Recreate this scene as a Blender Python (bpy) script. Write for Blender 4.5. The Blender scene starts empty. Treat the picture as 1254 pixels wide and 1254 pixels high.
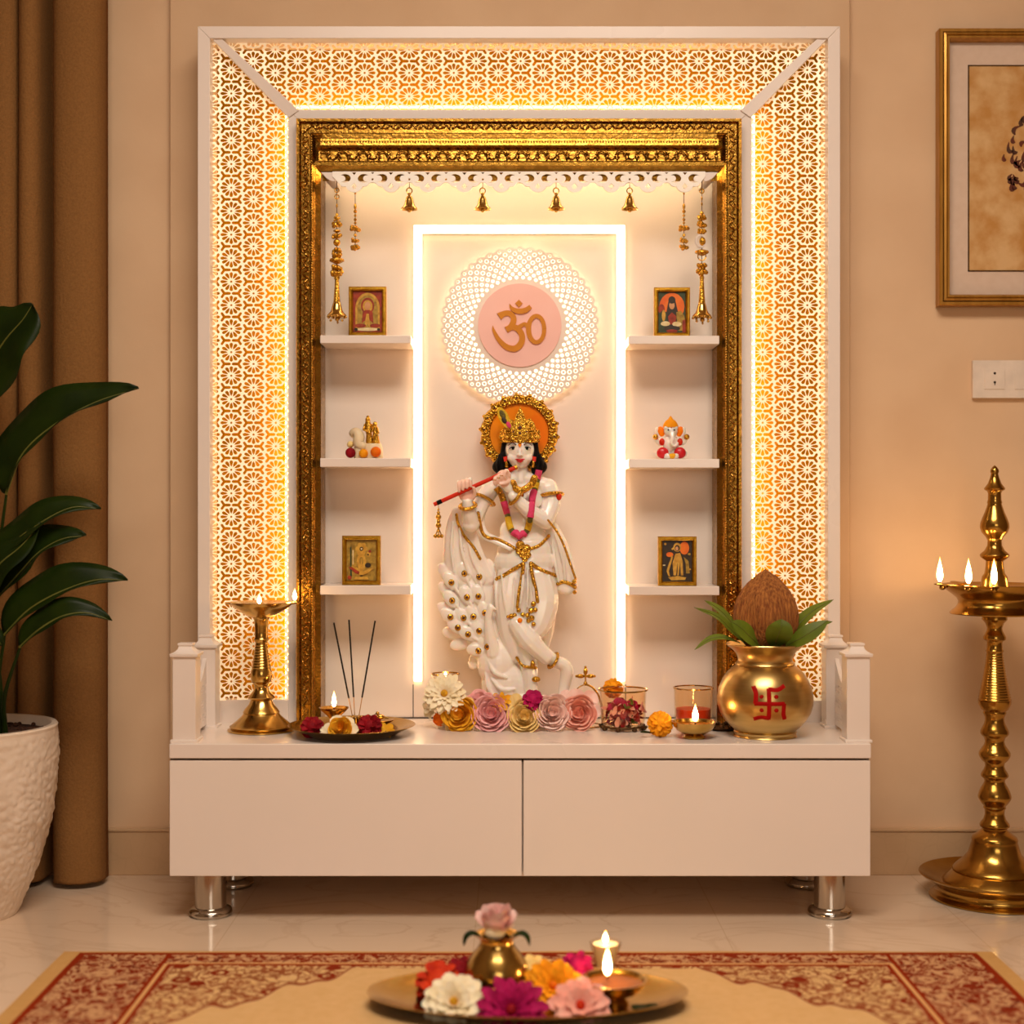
import bpy, bmesh, math, random
import numpy as np
from mathutils import Vector, Matrix, Quaternion, noise
from mathutils.geometry import delaunay_2d_cdt

scn = bpy.context.scene
col = scn.collection
rnd = random.Random(7)
PI = math.pi
F, H = 1783.0, 0.7926          # focal length in pixels of the 1254 frame, camera height in metres

# ------------------------------------------------------------------ camera, world, lights, exposure
cam_d = bpy.data.cameras.new('camera')
cam = bpy.data.objects.new('camera', cam_d); col.objects.link(cam)
cam.location = (0, 0, H); cam.rotation_euler = (PI/2, 0, 0)
cam_d.sensor_width = 36; cam_d.sensor_fit = 'HORIZONTAL'; cam_d.lens = 36*F/1254
cam_d.clip_start = 0.05
cam_d.dof.use_dof = True; cam_d.dof.focus_distance = 2.98; cam_d.dof.aperture_fstop = 1.8
scn.camera = cam

world = bpy.data.worlds.new('world'); scn.world = world; world.use_nodes = True
world.node_tree.nodes['Background'].inputs[0].default_value = (1, .72, .48, 1)
world.node_tree.nodes['Background'].inputs[1].default_value = 0.05

def area(name, loc, rot, sx, sy, power, color):
    l = bpy.data.lights.new(name, 'AREA'); l.shape = 'RECTANGLE'; l.size = sx; l.size_y = sy
    l.energy = power; l.color = color
    o = bpy.data.objects.new(name, l); o.location = loc; o.rotation_euler = rot; col.objects.link(o)
    return o
WARM = (1.0, .70, .46)
area('ceiling_lamp_light', (0.1, 1.1, 2.70), (0, 0, 0), 1.5, .9, 64, (1, .86, .72))
area('front_fill_light', (0.6, -1.9, 1.5), (math.radians(82), 0, 0), 1.6, 1.2, 20, (1, .86, .72))  # soft fill light added behind the camera to brighten the fronts
scn.view_settings.view_transform = 'Standard'; scn.view_settings.look = 'None'
scn.view_settings.exposure = 0.12; scn.view_settings.gamma = 1.0; scn.view_settings.use_curve_mapping = False
LED = 14.0
FLAME = 85.0
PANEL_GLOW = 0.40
try:
    scn.cycles.max_bounces = 8; scn.cycles.sample_clamp_indirect = 4.0; scn.cycles.use_denoising = True
    scn.cycles.caustics_reflective = False; scn.cycles.caustics_refractive = False
except Exception:
    pass

# ------------------------------------------------------------------ materials
def lin(h):
    if isinstance(h, str):
        h = h.lstrip('#'); c = [int(h[i:i+2], 16)/255 for i in (0, 2, 4)]
        return tuple(x/12.92 if x <= .04045 else ((x+.055)/1.055)**2.4 for x in c)
    return h
def link(nt, a, b): nt.links.new(a, b)
def mat(name, c1, c2=None, rough=.5, metal=0, nscale=30, bump=0, bscale=None, coat=0, sss=0, trans=0, ior=1.45,
        emit=None, estr=0, rvar=.06, bkind='noise', spec=.5, stretch=None, sheen=0, ndetail=4, bdist=.004):
    c1 = lin(c1); c2 = lin(c2) if c2 else tuple(x*.88 for x in c1)
    m = bpy.data.materials.new(name); m.use_nodes = True; nt = m.node_tree
    b = nt.nodes['Principled BSDF']
    tc = nt.nodes.new('ShaderNodeTexCoord'); src = tc.outputs['Object']
    if stretch:
        mp = nt.nodes.new('ShaderNodeMapping'); mp.inputs['Scale'].default_value = stretch
        link(nt, src, mp.inputs['Vector']); src = mp.outputs['Vector']
    n = nt.nodes.new('ShaderNodeTexNoise'); n.inputs['Scale'].default_value = nscale; n.inputs['Detail'].default_value = ndetail
    link(nt, src, n.inputs['Vector'])
    r = nt.nodes.new('ShaderNodeValToRGB'); r.color_ramp.elements[0].position = .35; r.color_ramp.elements[1].position = .65
    r.color_ramp.elements[0].color = (*c1, 1); r.color_ramp.elements[1].color = (*c2, 1)
    link(nt, n.outputs['Fac'], r.inputs['Fac']); link(nt, r.outputs['Color'], b.inputs['Base Color'])
    mr = nt.nodes.new('ShaderNodeMapRange'); mr.inputs['To Min'].default_value = max(.02, rough-rvar); mr.inputs['To Max'].default_value = rough+rvar
    link(nt, n.outputs['Fac'], mr.inputs['Value']); link(nt, mr.outputs['Result'], b.inputs['Roughness'])
    b.inputs['Metallic'].default_value = metal; b.inputs['Coat Weight'].default_value = coat; b.inputs['Coat Roughness'].default_value = .08
    b.inputs['Transmission Weight'].default_value = trans; b.inputs['IOR'].default_value = ior
    b.inputs['Specular IOR Level'].default_value = spec
    if sheen: b.inputs['Sheen Weight'].default_value = sheen
    if sss:
        b.inputs['Subsurface Weight'].default_value = sss; b.inputs['Subsurface Radius'].default_value = (1, .5, .3); b.inputs['Subsurface Scale'].default_value = .01
    if emit:
        b.inputs['Emission Color'].default_value = (*lin(emit), 1); b.inputs['Emission Strength'].default_value = estr
    if bump:
        if bkind == 'voronoi':
            t = nt.nodes.new('ShaderNodeTexVoronoi'); t.feature = 'SMOOTH_F1'; out = t.outputs['Distance']
        elif bkind == 'wave':
            t = nt.nodes.new('ShaderNodeTexWave'); t.inputs['Distortion'].default_value = 2; out = t.outputs['Fac']
        else:
            t = nt.nodes.new('ShaderNodeTexNoise'); t.inputs['Detail'].default_value = 5; out = t.outputs['Fac']
        t.inputs['Scale'].default_value = bscale or nscale
        link(nt, src, t.inputs['Vector'])
        bp = nt.nodes.new('ShaderNodeBump'); bp.inputs['Strength'].default_value = bump; bp.inputs['Distance'].default_value = bdist
        link(nt, out, bp.inputs['Height']); link(nt, bp.outputs['Normal'], b.inputs['Normal'])
    return m
def emission(name, color, s):
    m = bpy.data.materials.new(name); m.use_nodes = True; nt = m.node_tree
    nt.nodes.clear(); o = nt.nodes.new('ShaderNodeOutputMaterial'); e = nt.nodes.new('ShaderNodeEmission')
    e.inputs[0].default_value = (*color, 1); e.inputs[1].default_value = s; link(nt, e.outputs[0], o.inputs[0])
    return m
def glass(name, color, rough=.02, mixf=.12):
    # thin clear glass: mostly see-through with a glossy film
    m = bpy.data.materials.new(name); m.use_nodes = True; nt = m.node_tree
    nt.nodes.clear(); o = nt.nodes.new('ShaderNodeOutputMaterial')
    t = nt.nodes.new('ShaderNodeBsdfTransparent'); t.inputs[0].default_value = (*color, 1)
    g = nt.nodes.new('ShaderNodeBsdfGlossy'); g.inputs['Roughness'].default_value = rough
    fr = nt.nodes.new('ShaderNodeFresnel'); ge = nt.nodes.new('ShaderNodeNewGeometry'); mr = nt.nodes.new('ShaderNodeMapRange'); mr.inputs['To Min'].default_value = 1.4; mr.inputs['To Max'].default_value = 1/1.4
    link(nt, ge.outputs['Backfacing'], mr.inputs['Value']); link(nt, mr.outputs['Result'], fr.inputs[0])
    mx = nt.nodes.new('ShaderNodeMixShader'); link(nt, fr.outputs[0], mx.inputs[0])
    link(nt, t.outputs[0], mx.inputs[1]); link(nt, g.outputs[0], mx.inputs[2]); link(nt, mx.outputs[0], o.inputs[0])
    return m

X = {}
X['wall'] = mat('wall_paint', '#e0be99', '#dab792', .75, nscale=6, bump=.04, bscale=180)
X['panelwall'] = mat('wall_panel_paint', '#d9b792', '#d3b08b', .75, nscale=6, bump=.04, bscale=180)
X['ceiling'] = mat('ceiling_paint', '#cdbba6', rough=.8)
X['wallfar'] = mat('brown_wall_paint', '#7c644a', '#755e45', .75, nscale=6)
X['white'] = mat('white_laminate', '#efe2d8', '#ebddd2', .28, nscale=3, coat=.25, rvar=.03)
X['lace'] = mat('bright_white_acrylic', '#fffaf0', '#fdf6ea', .4, nscale=30)
X['front'] = mat('satin_white_laminate', '#efe2d8', '#ece0d5', .5, nscale=3, rvar=.02, spec=.3)
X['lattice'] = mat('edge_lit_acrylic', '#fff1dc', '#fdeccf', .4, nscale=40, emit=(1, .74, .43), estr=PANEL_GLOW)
X['amber'] = mat('amber_backing_board', '#966a00', '#8a6000', .8, nscale=25, spec=0)
X['board'] = mat('white_back_board', '#f1e3d6', '#eddccd', .4, nscale=4, coat=.1)
X['gold'] = mat('carved_gilt', '#b38738', '#986e28', .27, 1, nscale=60, bump=.25, bscale=160)
X['goldcarve'] = mat('carved_gilt_relief', '#cf9c48', '#94682a', .24, 1, nscale=90, bump=.6, bscale=260, bkind='voronoi')
X['brass'] = mat('polished_brass', '#d2ac62', '#c39a4c', .2, 1, nscale=18, rvar=.07, bump=.03, bscale=60)
X['oldbrass'] = mat('aged_brass', '#bd9448', '#a67c34', .22, 1, nscale=14, rvar=.08, bump=.04, bscale=70)
X['kalash'] = mat('brushed_brass', '#d3b272', '#c6a462', .3, 1, nscale=10, rvar=.06, stretch=(1, 1, 12))
X['jewel'] = mat('gold_paint', '#e6b648', '#bb8624', .25, .9, nscale=260, bump=.7, bscale=420, bkind='voronoi', bdist=.002)
X['chrome'] = mat('brushed_steel', '#c9c2b8', '#bdb5aa', .16, 1, nscale=8, stretch=(1, 1, .2))
X['led'] = emission('led_white', (1, .62, .31), LED)
X['ledhot'] = emission('led_amber', (1, .52, .10), 42)
X['halo'] = emission('led_backlight', (1, .70, .40), 3.2)
X['ledhi'] = emission('led_cove', (1, .72, .42), 26)
def flame_mat():
    m = emission('candle_flame', (1, .60, .22), FLAME); nt = m.node_tree; e = nt.nodes['Emission']
    tc = nt.nodes.new('ShaderNodeTexCoord'); sp = nt.nodes.new('ShaderNodeSeparateXYZ'); link(nt, tc.outputs['Generated'], sp.inputs[0])
    r = nt.nodes.new('ShaderNodeValToRGB'); cr = r.color_ramp
    cr.elements[0].position = 0; cr.elements[0].color = (.20, .07, .02, 1); cr.elements[1].position = 1; cr.elements[1].color = (.06, .02, .003, 1)
    for p, c in ((.14, (.75, .42, .16)), (.35, (1, .62, .26)), (.62, (.9, .5, .15)), (.82, (.28, .12, .022))):
        k = cr.elements.new(p); k.color = (*c, 1)
    link(nt, sp.outputs[2], r.inputs[0]); link(nt, r.outputs[0], e.inputs[0]); return m
X['flame'] = flame_mat()
X['dark'] = mat('dark_gap', '#2a1a10', rough=.8)
X['wick'] = mat('charred_wick', '#2c1a10', rough=.9)
X['wax'] = mat('cream_wax', '#ead6b0', rough=.4, sss=.2)
X['oil'] = mat('lamp_oil', '#8a4d10', '#7a400c', .12, nscale=10, spec=.3)
X['marble'] = mat('white_marble', '#fbf3ea', '#f7ebdf', .22, nscale=9, coat=.45, sss=.4)
X['skinpink'] = mat('tinted_marble', '#f0c3b0', '#f3cdbb', .25, nscale=20, coat=.4, sss=.2)
X['black'] = mat('black_paint', '#0c0806', '#140e0a', .5, nscale=60, bump=.25, bscale=200, spec=.12)
X['redpaint'] = mat('red_lacquer', '#d82c0c', '#c8260a', .35, nscale=40, spec=.3)
X['lips'] = mat('red_lip_paint', '#d8222c', rough=.3)
X['brow'] = mat('brown_paint', '#5a2a1c', rough=.5)
X['eye'] = mat('eye_paint', '#f6efe8', rough=.3)
X['orange'] = mat('orange_enamel', '#ff9408', '#fb7a04', .45, nscale=14, spec=.2)
X['pink'] = mat('pink_garland', '#ea4a7a', '#e03a6c', .7, nscale=200, bump=.5, bscale=300)
X['yellow'] = mat('yellow_garland', '#e8c020', '#d8a810', .6, nscale=200, bump=.6, bscale=300)
X['olive'] = mat('olive_garland', '#6e6420', '#574c14', .6, nscale=200, bump=.6, bscale=300)
X['pinkdisc'] = mat('pink_disc_paint', '#f8c6bc', '#f5c0b5', .5, nscale=10)
X['omgold'] = mat('ochre_gold', '#d08400', '#c87c00', .5, 0, nscale=20)
X['curtain'] = mat('curtain_weave', '#8d6439', '#835c34', .9, nscale=260, bump=.5, bscale=160, ndetail=3, spec=.1)
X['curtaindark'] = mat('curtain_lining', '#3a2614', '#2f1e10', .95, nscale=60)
X['pot'] = mat('glazed_white_ceramic', '#ead9c6', '#e0cdb8', .3, nscale=20, coat=.35)
X['soil'] = mat('bark_soil', '#4a2a16', '#2c170c', .95, nscale=80, bump=1, bscale=90)
X['leaf'] = mat('dark_green_leaf', '#202e08', '#152206', .38, nscale=14, spec=.16)
X['leafrib'] = mat('leaf_midrib', '#68682a', '#5c5c20', .5)
X['mango'] = mat('mango_leaf', '#6a781e', '#546416', .45, nscale=16, spec=.3)
X['coco'] = mat('coconut_husk', '#bc7836', '#84481e', .85, nscale=40, bump=1, bscale=60, stretch=(6, 6, .7), bdist=.006)
X['red'] = mat('vermilion_paint', '#ac0e0c', '#9c0a0a', .6, nscale=50, spec=.1)
X['glass'] = glass('clear_glass', (1, .97, .92))
X['amberglass'] = glass('amber_glass', (1, .92, .80))
X['redwax'] = mat('red_candle_wax', '#d0451e', '#b83214', .4, nscale=30, sss=.3)
X['frame'] = mat('gilt_wood', '#c08c3c', '#a8752c', .35, .6, nscale=30, stretch=(3, 3, .4))
X['framedark'] = mat('dark_gilt_wood', '#5e3c14', '#4c2f10', .45, .4, nscale=30)
X['mount'] = mat('mount_board', '#dcc3ae', '#d8beA8', .8, nscale=60)
X['art'] = mat('ochre_paper', '#d8b07a', '#c08a48', .8, nscale=22, ndetail=8)
X['artline'] = mat('brown_ink', '#4a2c18', '#6a2a14', .7, nscale=40)
X['plastic'] = mat('white_plastic', '#ecdccb', rough=.35)
X['incense'] = mat('incense_paste', '#1a1412', '#241a14', .9, nscale=200)
X['bamboo'] = mat('bamboo_stick', '#c08a48', rough=.6)

def petalmat(name, c1, c2, sss=.15): return mat(name, c1, c2, .65, nscale=45, sss=sss*.5, ndetail=2, spec=.15)
X['p_white'] = petalmat('cream_white_petal', '#fff3d6', '#f8e6bd')
X['p_yellow'] = petalmat('yellow_petal', '#f6bc34', '#f0a820')
X['p_yelpale'] = petalmat('pale_yellow_petal', '#f8dc96', '#f4d080')
X['p_pink'] = petalmat('pink_rose_petal', '#f8c2c0', '#f2b0b0')
X['p_pinkpale'] = petalmat('pale_pink_petal', '#fcdcd0', '#f8cec2')
X['p_lotus'] = petalmat('lotus_petal', '#fae0d8', '#f2bcb4')
X['p_peach'] = petalmat('peach_petal', '#fabaa6', '#f6a894')
X['p_magenta'] = petalmat('magenta_petal', '#b8185c', '#9c1048')
X['p_darkred'] = petalmat('dark_red_petal', '#a01420', '#7c0c18')
X['p_orange'] = petalmat('orange_petal', '#ee7a18', '#e0640c')
X['p_redor'] = petalmat('red_orange_petal', '#d8401c', '#b82a14')
X['p_mari'] = petalmat('marigold_petal', '#f4a41c', '#ee9410')
X['p_green'] = petalmat('sepal_green', '#6a7a34', '#566a28')
X['p_centre'] = mat('flower_centre_yellow', '#e8b020', '#c88810', .7, nscale=200, bump=.8, bscale=300)

# ------------------------------------------------------------------ mesh builder
def pxT(d):
    s = d/F
    return lambda x, y, z: ((x-627)*s, d-z*s, H-(y-627)*s)
def ty(d): return 627+(H-TABLE)*F/d      # where the table top lies at depth d
def fy(d): return 627+H*F/d              # where the floor lies at depth d
TABLE = H-284*2.8/F

class M:
    def __init__(s, d=None, T=None):
        s.v = []; s.f = []; s.mi = []; s.cur = 0
        s.T = T or (pxT(d) if d else (lambda x, y, z: (x, y, z)))
    def add(s, vs, fs):
        n = len(s.v); s.v += [s.T(*p) for p in vs]
        s.f += [tuple(i+n for i in f) for f in fs]; s.mi += [s.cur]*len(fs)
    def box(s, x0, x1, y0, y1, z0, z1):
        vs = [(x, y, z) for x in (x0, x1) for y in (y0, y1) for z in (z0, z1)]
        s.add(vs, [(0, 1, 3, 2), (4, 6, 7, 5), (0, 4, 5, 1), (2, 3, 7, 6), (0, 2, 6, 4), (1, 5, 7, 3)])
    def ell(s, c, r, R=None, nu=14, nv=9):
        vs = []; fs = []
        if not hasattr(r, '__len__'): r = (r, r, r)
        for j in range(nv+1):
            t = PI*j/nv
            for i in range(nu):
                a = 2*PI*i/nu
                p = Vector((r[0]*math.sin(t)*math.cos(a), r[1]*math.cos(t), r[2]*math.sin(t)*math.sin(a)))
                if R: p = R @ p
                vs.append((c[0]+p.x, c[1]+p.y, c[2]+p.z))
        for j in range(nv):
            for i in range(nu):
                a, b = j*nu+i, j*nu+(i+1) % nu
                if j == 0: fs.append((a, b+nu, a+nu))
                elif j == nv-1: fs.append((a, b, a+nu))
                else: fs.append((a, b, b+nu, a+nu))
        s.add(vs, fs)
    def tube(s, pts, rad, seg=10, flat=1.0, fdir=None, cap=True):
        pts = [Vector(p) for p in pts]; n = len(pts)
        if not hasattr(rad, '__len__'): rad = [rad]*n
        tan = [(pts[min(i+1, n-1)]-pts[max(i-1, 0)]).normalized() for i in range(n)]
        u = Vector(fdir) if fdir else Vector((.31, .17, .93))
        vs = []; fs = []
        rows = []
        for i in range(n):
            u = u-tan[i]*u.dot(tan[i])
            if u.length < 1e-6: u = tan[i].orthogonal()
            u.normalize(); w = tan[i].cross(u)
            rows.append((pts[i], u.copy(), w, rad[i]))
        if cap == 'round':
            a = rows[0]; b = rows[-1]; ext = []
            for k in (3, 2, 1): t = PI/2*k/3.4; ext.append((a[0]-tan[0]*a[3]*math.sin(t), a[1], a[2], a[3]*math.cos(t)))
            ext2 = []
            for k in (1, 2, 3): t = PI/2*k/3.4; ext2.append((b[0]+tan[-1]*b[3]*math.sin(t), b[1], b[2], b[3]*math.cos(t)))
            rows = ext+rows+ext2
        for (p, uu, ww, r) in rows:
            for k in range(seg):
                a = 2*PI*k/seg; q = p+uu*(r*flat*math.cos(a))+ww*(r*math.sin(a)); vs.append(tuple(q))
        m = len(rows)
        for i in range(m-1):
            for k in range(seg):
                a, b = i*seg+k, i*seg+(k+1) % seg; fs.append((a, b, b+seg, a+seg))
        if cap:
            fs.append(tuple(range(seg))); fs.append(tuple((m-1)*seg+k for k in range(seg)))
        s.add(vs, fs)
    def lathe(s, prof, cx=0, cz=0, seg=48, sx=1, sz=1, caps=True, fn=None):
        vs = []; fs = []
        for (y, r) in prof:
            for k in range(seg):
                a = 2*PI*k/seg; rr = r*(fn(a, y) if fn else 1)
                vs.append((cx+rr*sx*math.cos(a), y, cz+rr*sz*math.sin(a)))
        for i in range(len(prof)-1):
            for k in range(seg):
                a, b = i*seg+k, i*seg+(k+1) % seg; fs.append((a, b, b+seg, a+seg))
        if caps:
            fs.append(tuple(range(seg))); fs.append(tuple((len(prof)-1)*seg+k for k in range(seg)))
        s.add(vs, fs)
    def prism(s, poly, z0, z1):
        n = len(poly)
        vs = [(p[0], p[1], z1) for p in poly]+[(p[0], p[1], z0) for p in poly]
        fs = [tuple(range(n)), tuple(range(2*n-1, n-1, -1))]+[(i, (i+1) % n, n+(i+1) % n, n+i) for i in range(n)]
        s.add(vs, fs)
    def ribbon(s, pts, wid, z0, z1):
        n = len(pts); L = []; R = []
        for i in range(n):
            a = Vector(pts[max(i-1, 0)][:2]); b = Vector(pts[min(i+1, n-1)][:2]); t = (b-a).normalized(); w = (wid[i] if hasattr(wid, '__len__') else wid)/2
            L.append((pts[i][0]-t.y*w, pts[i][1]+t.x*w)); R.append((pts[i][0]+t.y*w, pts[i][1]-t.x*w))
        vs = [(x, y, z1) for x, y in L]+[(x, y, z1) for x, y in R]+[(x, y, z0) for x, y in L]+[(x, y, z0) for x, y in R]
        fs = []
        for i in range(n-1):
            fs += [(i, i+1, n+i+1, n+i), (2*n+i, 3*n+i, 3*n+i+1, 2*n+i+1), (i, 2*n+i, 2*n+i+1, i+1), (n+i, n+i+1, 3*n+i+1, 3*n+i)]
        fs += [(0, n, 3*n, 2*n), (n-1, 3*n-1, 4*n-1, 2*n-1)]
        s.add(vs, fs)
    def fill(s, outer, holes, z0, z1, zfun=None):
        # flat cut-out sheet: outer outline minus holes, with thickness; islands = polygons listed with key
        pts = []; faces = []
        def pos(p):
            a = sum(p[k][0]*p[(k+1) % len(p)][1]-p[(k+1) % len(p)][0]*p[k][1] for k in range(len(p)))
            return p if a > 0 else p[::-1]
        for poly in [pos(outer)]+[pos(h) for h in holes]:
            b = len(pts); pts += [Vector((p[0], p[1])) for p in poly]; faces.append(list(range(b, b+len(poly))))
        r = delaunay_2d_cdt(pts, [], faces, 0, 1e-5)
        V, tris, orig = r[0], r[2], r[5]
        s.dbg = (len(holes), len(tris), sum(1 for o in orig if len(o)), len(pts))
        keep = [t for t, o in zip(tris, orig) if len(o) and all(k == 0 for k in o)]
        edge = {}
        for t in keep:
            for i in range(len(t)):
                e = (t[i], t[(i+1) % len(t)]); k = (min(e), max(e)); edge.setdefault(k, []).append(e)
        used = sorted({i for t in keep for i in t}); idx = {u: i for i, u in enumerate(used)}; n = len(used)
        zf = zfun or (lambda x, y: 0)
        vs = [(V[u].x, V[u].y, z1+zf(V[u].x, V[u].y)) for u in used]+[(V[u].x, V[u].y, z0+zf(V[u].x, V[u].y)) for u in used]
        fs = [tuple(idx[i] for i in t) for t in keep]+[tuple(n+idx[i] for i in reversed(t)) for t in keep]
        for k, es in edge.items():
            if len(es) == 1:
                a, b = idx[es[0][0]], idx[es[0][1]]; fs.append((b, a, n+a, n+b))
        s.add(vs, fs)
    def sheet(s, grid):
        nr, nc = len(grid), len(grid[0])
        s.add([tuple(p) for row in grid for p in row], [(i*nc+j, i*nc+j+1, (i+1)*nc+j+1, (i+1)*nc+j) for i in range(nr-1) for j in range(nc-1)])
    def mesh(s, name, mats, off=(0, 0, 0), smooth=True, angle=42, recalc=True):
        me = bpy.data.meshes.new(name)
        me.from_pydata([(a-off[0], b-off[1], c-off[2]) for a, b, c in s.v], [], s.f)
        for m in mats: me.materials.append(m)
        me.polygons.foreach_set('material_index', s.mi)
        if recalc:
            bm = bmesh.new(); bm.from_mesh(me); bmesh.ops.recalc_face_normals(bm, faces=bm.faces[:]); bm.to_mesh(me); bm.free()
        if smooth:
            me.shade_smooth(); me.set_sharp_from_angle(angle=math.radians(angle))
        me.update()
        return me

ORG = {}
def thing(name, label, cat, loc, group=None):
    o = bpy.data.objects.new(name, None); col.objects.link(o); o.location = loc; o.empty_display_size = .02
    o['label'] = label; o['category'] = cat
    if group: o['group'] = group
    ORG[o.name] = Vector(loc); return o
def part(root, name, mb, m, label=None, kind=None, bevel=0, **kw):
    ms = m if isinstance(m, (list, tuple)) else [m]
    me = mb if isinstance(mb, bpy.types.Mesh) else mb.mesh(name, ms, ORG[root.name], **kw)
    o = bpy.data.objects.new(name, me); col.objects.link(o); o.parent = root; ORG[o.name] = ORG[root.name]
    if label: o['label'] = label
    if kind: o['kind'] = kind
    if bevel: bev(o, bevel)
    return o
def single(name, label, cat, mb, m, loc, group=None, bevel=0, **kw):
    ms = m if isinstance(m, (list, tuple)) else [m]
    o = bpy.data.objects.new(name, mb.mesh(name, ms, loc, **kw)); col.objects.link(o); o.location = loc; ORG[o.name] = Vector(loc)
    o['label'] = label; o['category'] = cat
    if group: o['group'] = group
    if bevel: bev(o, bevel)
    return o
def struct(name, mb, m, bevel=0, **kw):
    ms = m if isinstance(m, (list, tuple)) else [m]
    o = bpy.data.objects.new(name, mb.mesh(name, ms, **kw)); col.objects.link(o); o['kind'] = 'structure'
    if bevel: bev(o, bevel)
    return o
def bev(o, w, n=2):
    b = o.modifiers.new('bevel', 'BEVEL'); b.width = w; b.segments = n; b.limit_method = 'ANGLE'; b.angle_limit = math.radians(50)
    try: b.harden_normals = True
    except Exception: pass
def clone(root, loc, label=None):
    def cp(o, parent):
        c = o.copy(); col.objects.link(c)
        if parent: c.parent = parent
        for ch in [x for x in col.objects if x.parent == o]: cp(ch, c)
        return c
    kids = {}
    c = cp(root, None); c.location = loc
    if label: c['label'] = label
    return c
def W(x, y, d): return Vector(pxT(d)(x, y, 0))
def bez(p0, p1, p2, n):
    p0, p1, p2 = Vector(p0), Vector(p1), Vector(p2)
    return [p0*(1-t)**2+p1*2*t*(1-t)+p2*t*t for t in [i/(n-1) for i in range(n)]]
def spline(pts, n):
    P = [Vector(p) for p in pts]; P = [P[0]*2-P[1]]+P+[P[-1]*2-P[-2]]; out = []
    m = len(P)-3
    for i in range(n):
        u = i/(n-1)*m; k = min(int(u), m-1); t = u-k
        a, b, c, d = P[k:k+4]
        out.append(.5*((2*b)+(c-a)*t+(2*a-5*b+4*c-d)*t*t+(3*b-a-3*c+d)*t**3))
    return out
def lerpl(vals, n):
    m = len(vals)-1; out = []
    for i in range(n):
        u = i/(n-1)*m; k = min(int(u), m-1); out.append(vals[k]+(vals[k+1]-vals[k])*(u-k))
    return out
# ------------------------------------------------------------------ node maths for the floor and the rug
class E:
    nt = None
    def __init__(s, o): s.o = o
    @classmethod
    def op(c, op, *a):
        n = c.nt.nodes.new('ShaderNodeMath'); n.operation = op
        for i, v in enumerate(a):
            if isinstance(v, E): c.nt.links.new(v.o, n.inputs[i])
            else: n.inputs[i].default_value = v
        return E(n.outputs[0])
    def __add__(s, b): return E.op('ADD', s, b)
    __radd__ = __add__
    def __sub__(s, b): return E.op('SUBTRACT', s, b)
    def __rsub__(s, b): return E.op('SUBTRACT', b, s)
    def __mul__(s, b): return E.op('MULTIPLY', s, b)
    __rmul__ = __mul__
    def gt(s, b): return E.op('GREATER_THAN', s, b)
    def lt(s, b): return E.op('LESS_THAN', s, b)
    def abs(s): return E.op('ABSOLUTE', s)
    def sin(s): return E.op('SINE', s)
    def mx(s, b): return E.op('MAXIMUM', s, b)
    def mn(s, b): return E.op('MINIMUM', s, b)
    def mod(s, b): return E.op('FLOORED_MODULO', s, b)
def mixc(nt, f, a, b):
    n = nt.nodes.new('ShaderNodeMix'); n.data_type = 'RGBA'
    ins = [i for i in n.inputs if i.type == 'RGBA']; fac = n.inputs[0]
    if isinstance(f, E): nt.links.new(f.o, fac)
    else: fac.default_value = f
    for k, v in ((0, a), (1, b)):
        if isinstance(v, tuple): ins[k].default_value = (*v, 1)
        else: nt.links.new(v, ins[k])
    return [o for o in n.outputs if o.type == 'RGBA'][0]
def noisef(nt, vec, scale, detail=3, dist=0):
    n = nt.nodes.new('ShaderNodeTexNoise'); n.inputs['Scale'].default_value = scale; n.inputs['Detail'].default_value = detail; n.inputs['Distortion'].default_value = dist
    nt.links.new(vec, n.inputs['Vector']); return E(n.outputs['Fac'])
def xyz(nt):
    tc = nt.nodes.new('ShaderNodeTexCoord'); sp = nt.nodes.new('ShaderNodeSeparateXYZ'); nt.links.new(tc.outputs['Object'], sp.inputs[0])
    return tc.outputs['Object'], E(sp.outputs[0]), E(sp.outputs[1]), E(sp.outputs[2])

def floor_mat():
    m = bpy.data.materials.new('polished_marble_floor'); m.use_nodes = True; nt = m.node_tree; E.nt = nt; b = nt.nodes['Principled BSDF']
    vec, x, y, z = xyz(nt)
    mp = nt.nodes.new('ShaderNodeMapping'); mp.inputs['Scale'].default_value = (1, 1.6, 1); mp.inputs['Rotation'].default_value = (0, 0, .5); nt.links.new(vec, mp.inputs[0])
    c = mixc(nt, noisef(nt, mp.outputs[0], 3.5, 6, .8), lin('#ead1b6'), lin('#dcc0a4'))
    v = (noisef(nt, mp.outputs[0], 2.6, 7, 1.6)-.5).abs(); vein = (1-v*38).mx(0.0)*noisef(nt, vec, 1.7, 2)*.4
    c = mixc(nt, vein, c, lin('#b08a66'))
    gx = ((x+.07).mod(.47)-.235).abs(); gy = ((y+.02).mod(.94)-.47).abs()
    g = gx.gt(.2338).mx(gy.gt(.4688))*.45
    c = mixc(nt, g, c, lin('#c8aa88'))
    nt.links.new(c, b.inputs['Base Color']); b.inputs['Roughness'].default_value = .16; b.inputs['Coat Weight'].default_value = .25; b.inputs['Coat Roughness'].default_value = .04
    return m
def skirting_mat():
    m = bpy.data.materials.new('beige_stone_skirting'); m.use_nodes = True; nt = m.node_tree; E.nt = nt; b = nt.nodes['Principled BSDF']
    vec, x, y, z = xyz(nt)
    c = mixc(nt, noisef(nt, vec, 9, 5, .4), lin('#d2af88'), lin('#c29e76'))
    v = nt.nodes.new('ShaderNodeTexVoronoi'); v.feature = 'DISTANCE_TO_EDGE'; v.inputs['Scale'].default_value = 26; nt.links.new(vec, v.inputs['Vector'])
    c = mixc(nt, E(v.outputs['Distance']).lt(.035)*noisef(nt, vec, 30, 2)*.10, c, lin('#8a6444'))
    nt.links.new(c, b.inputs['Base Color']); b.inputs['Roughness'].default_value = .3
    return m
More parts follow.
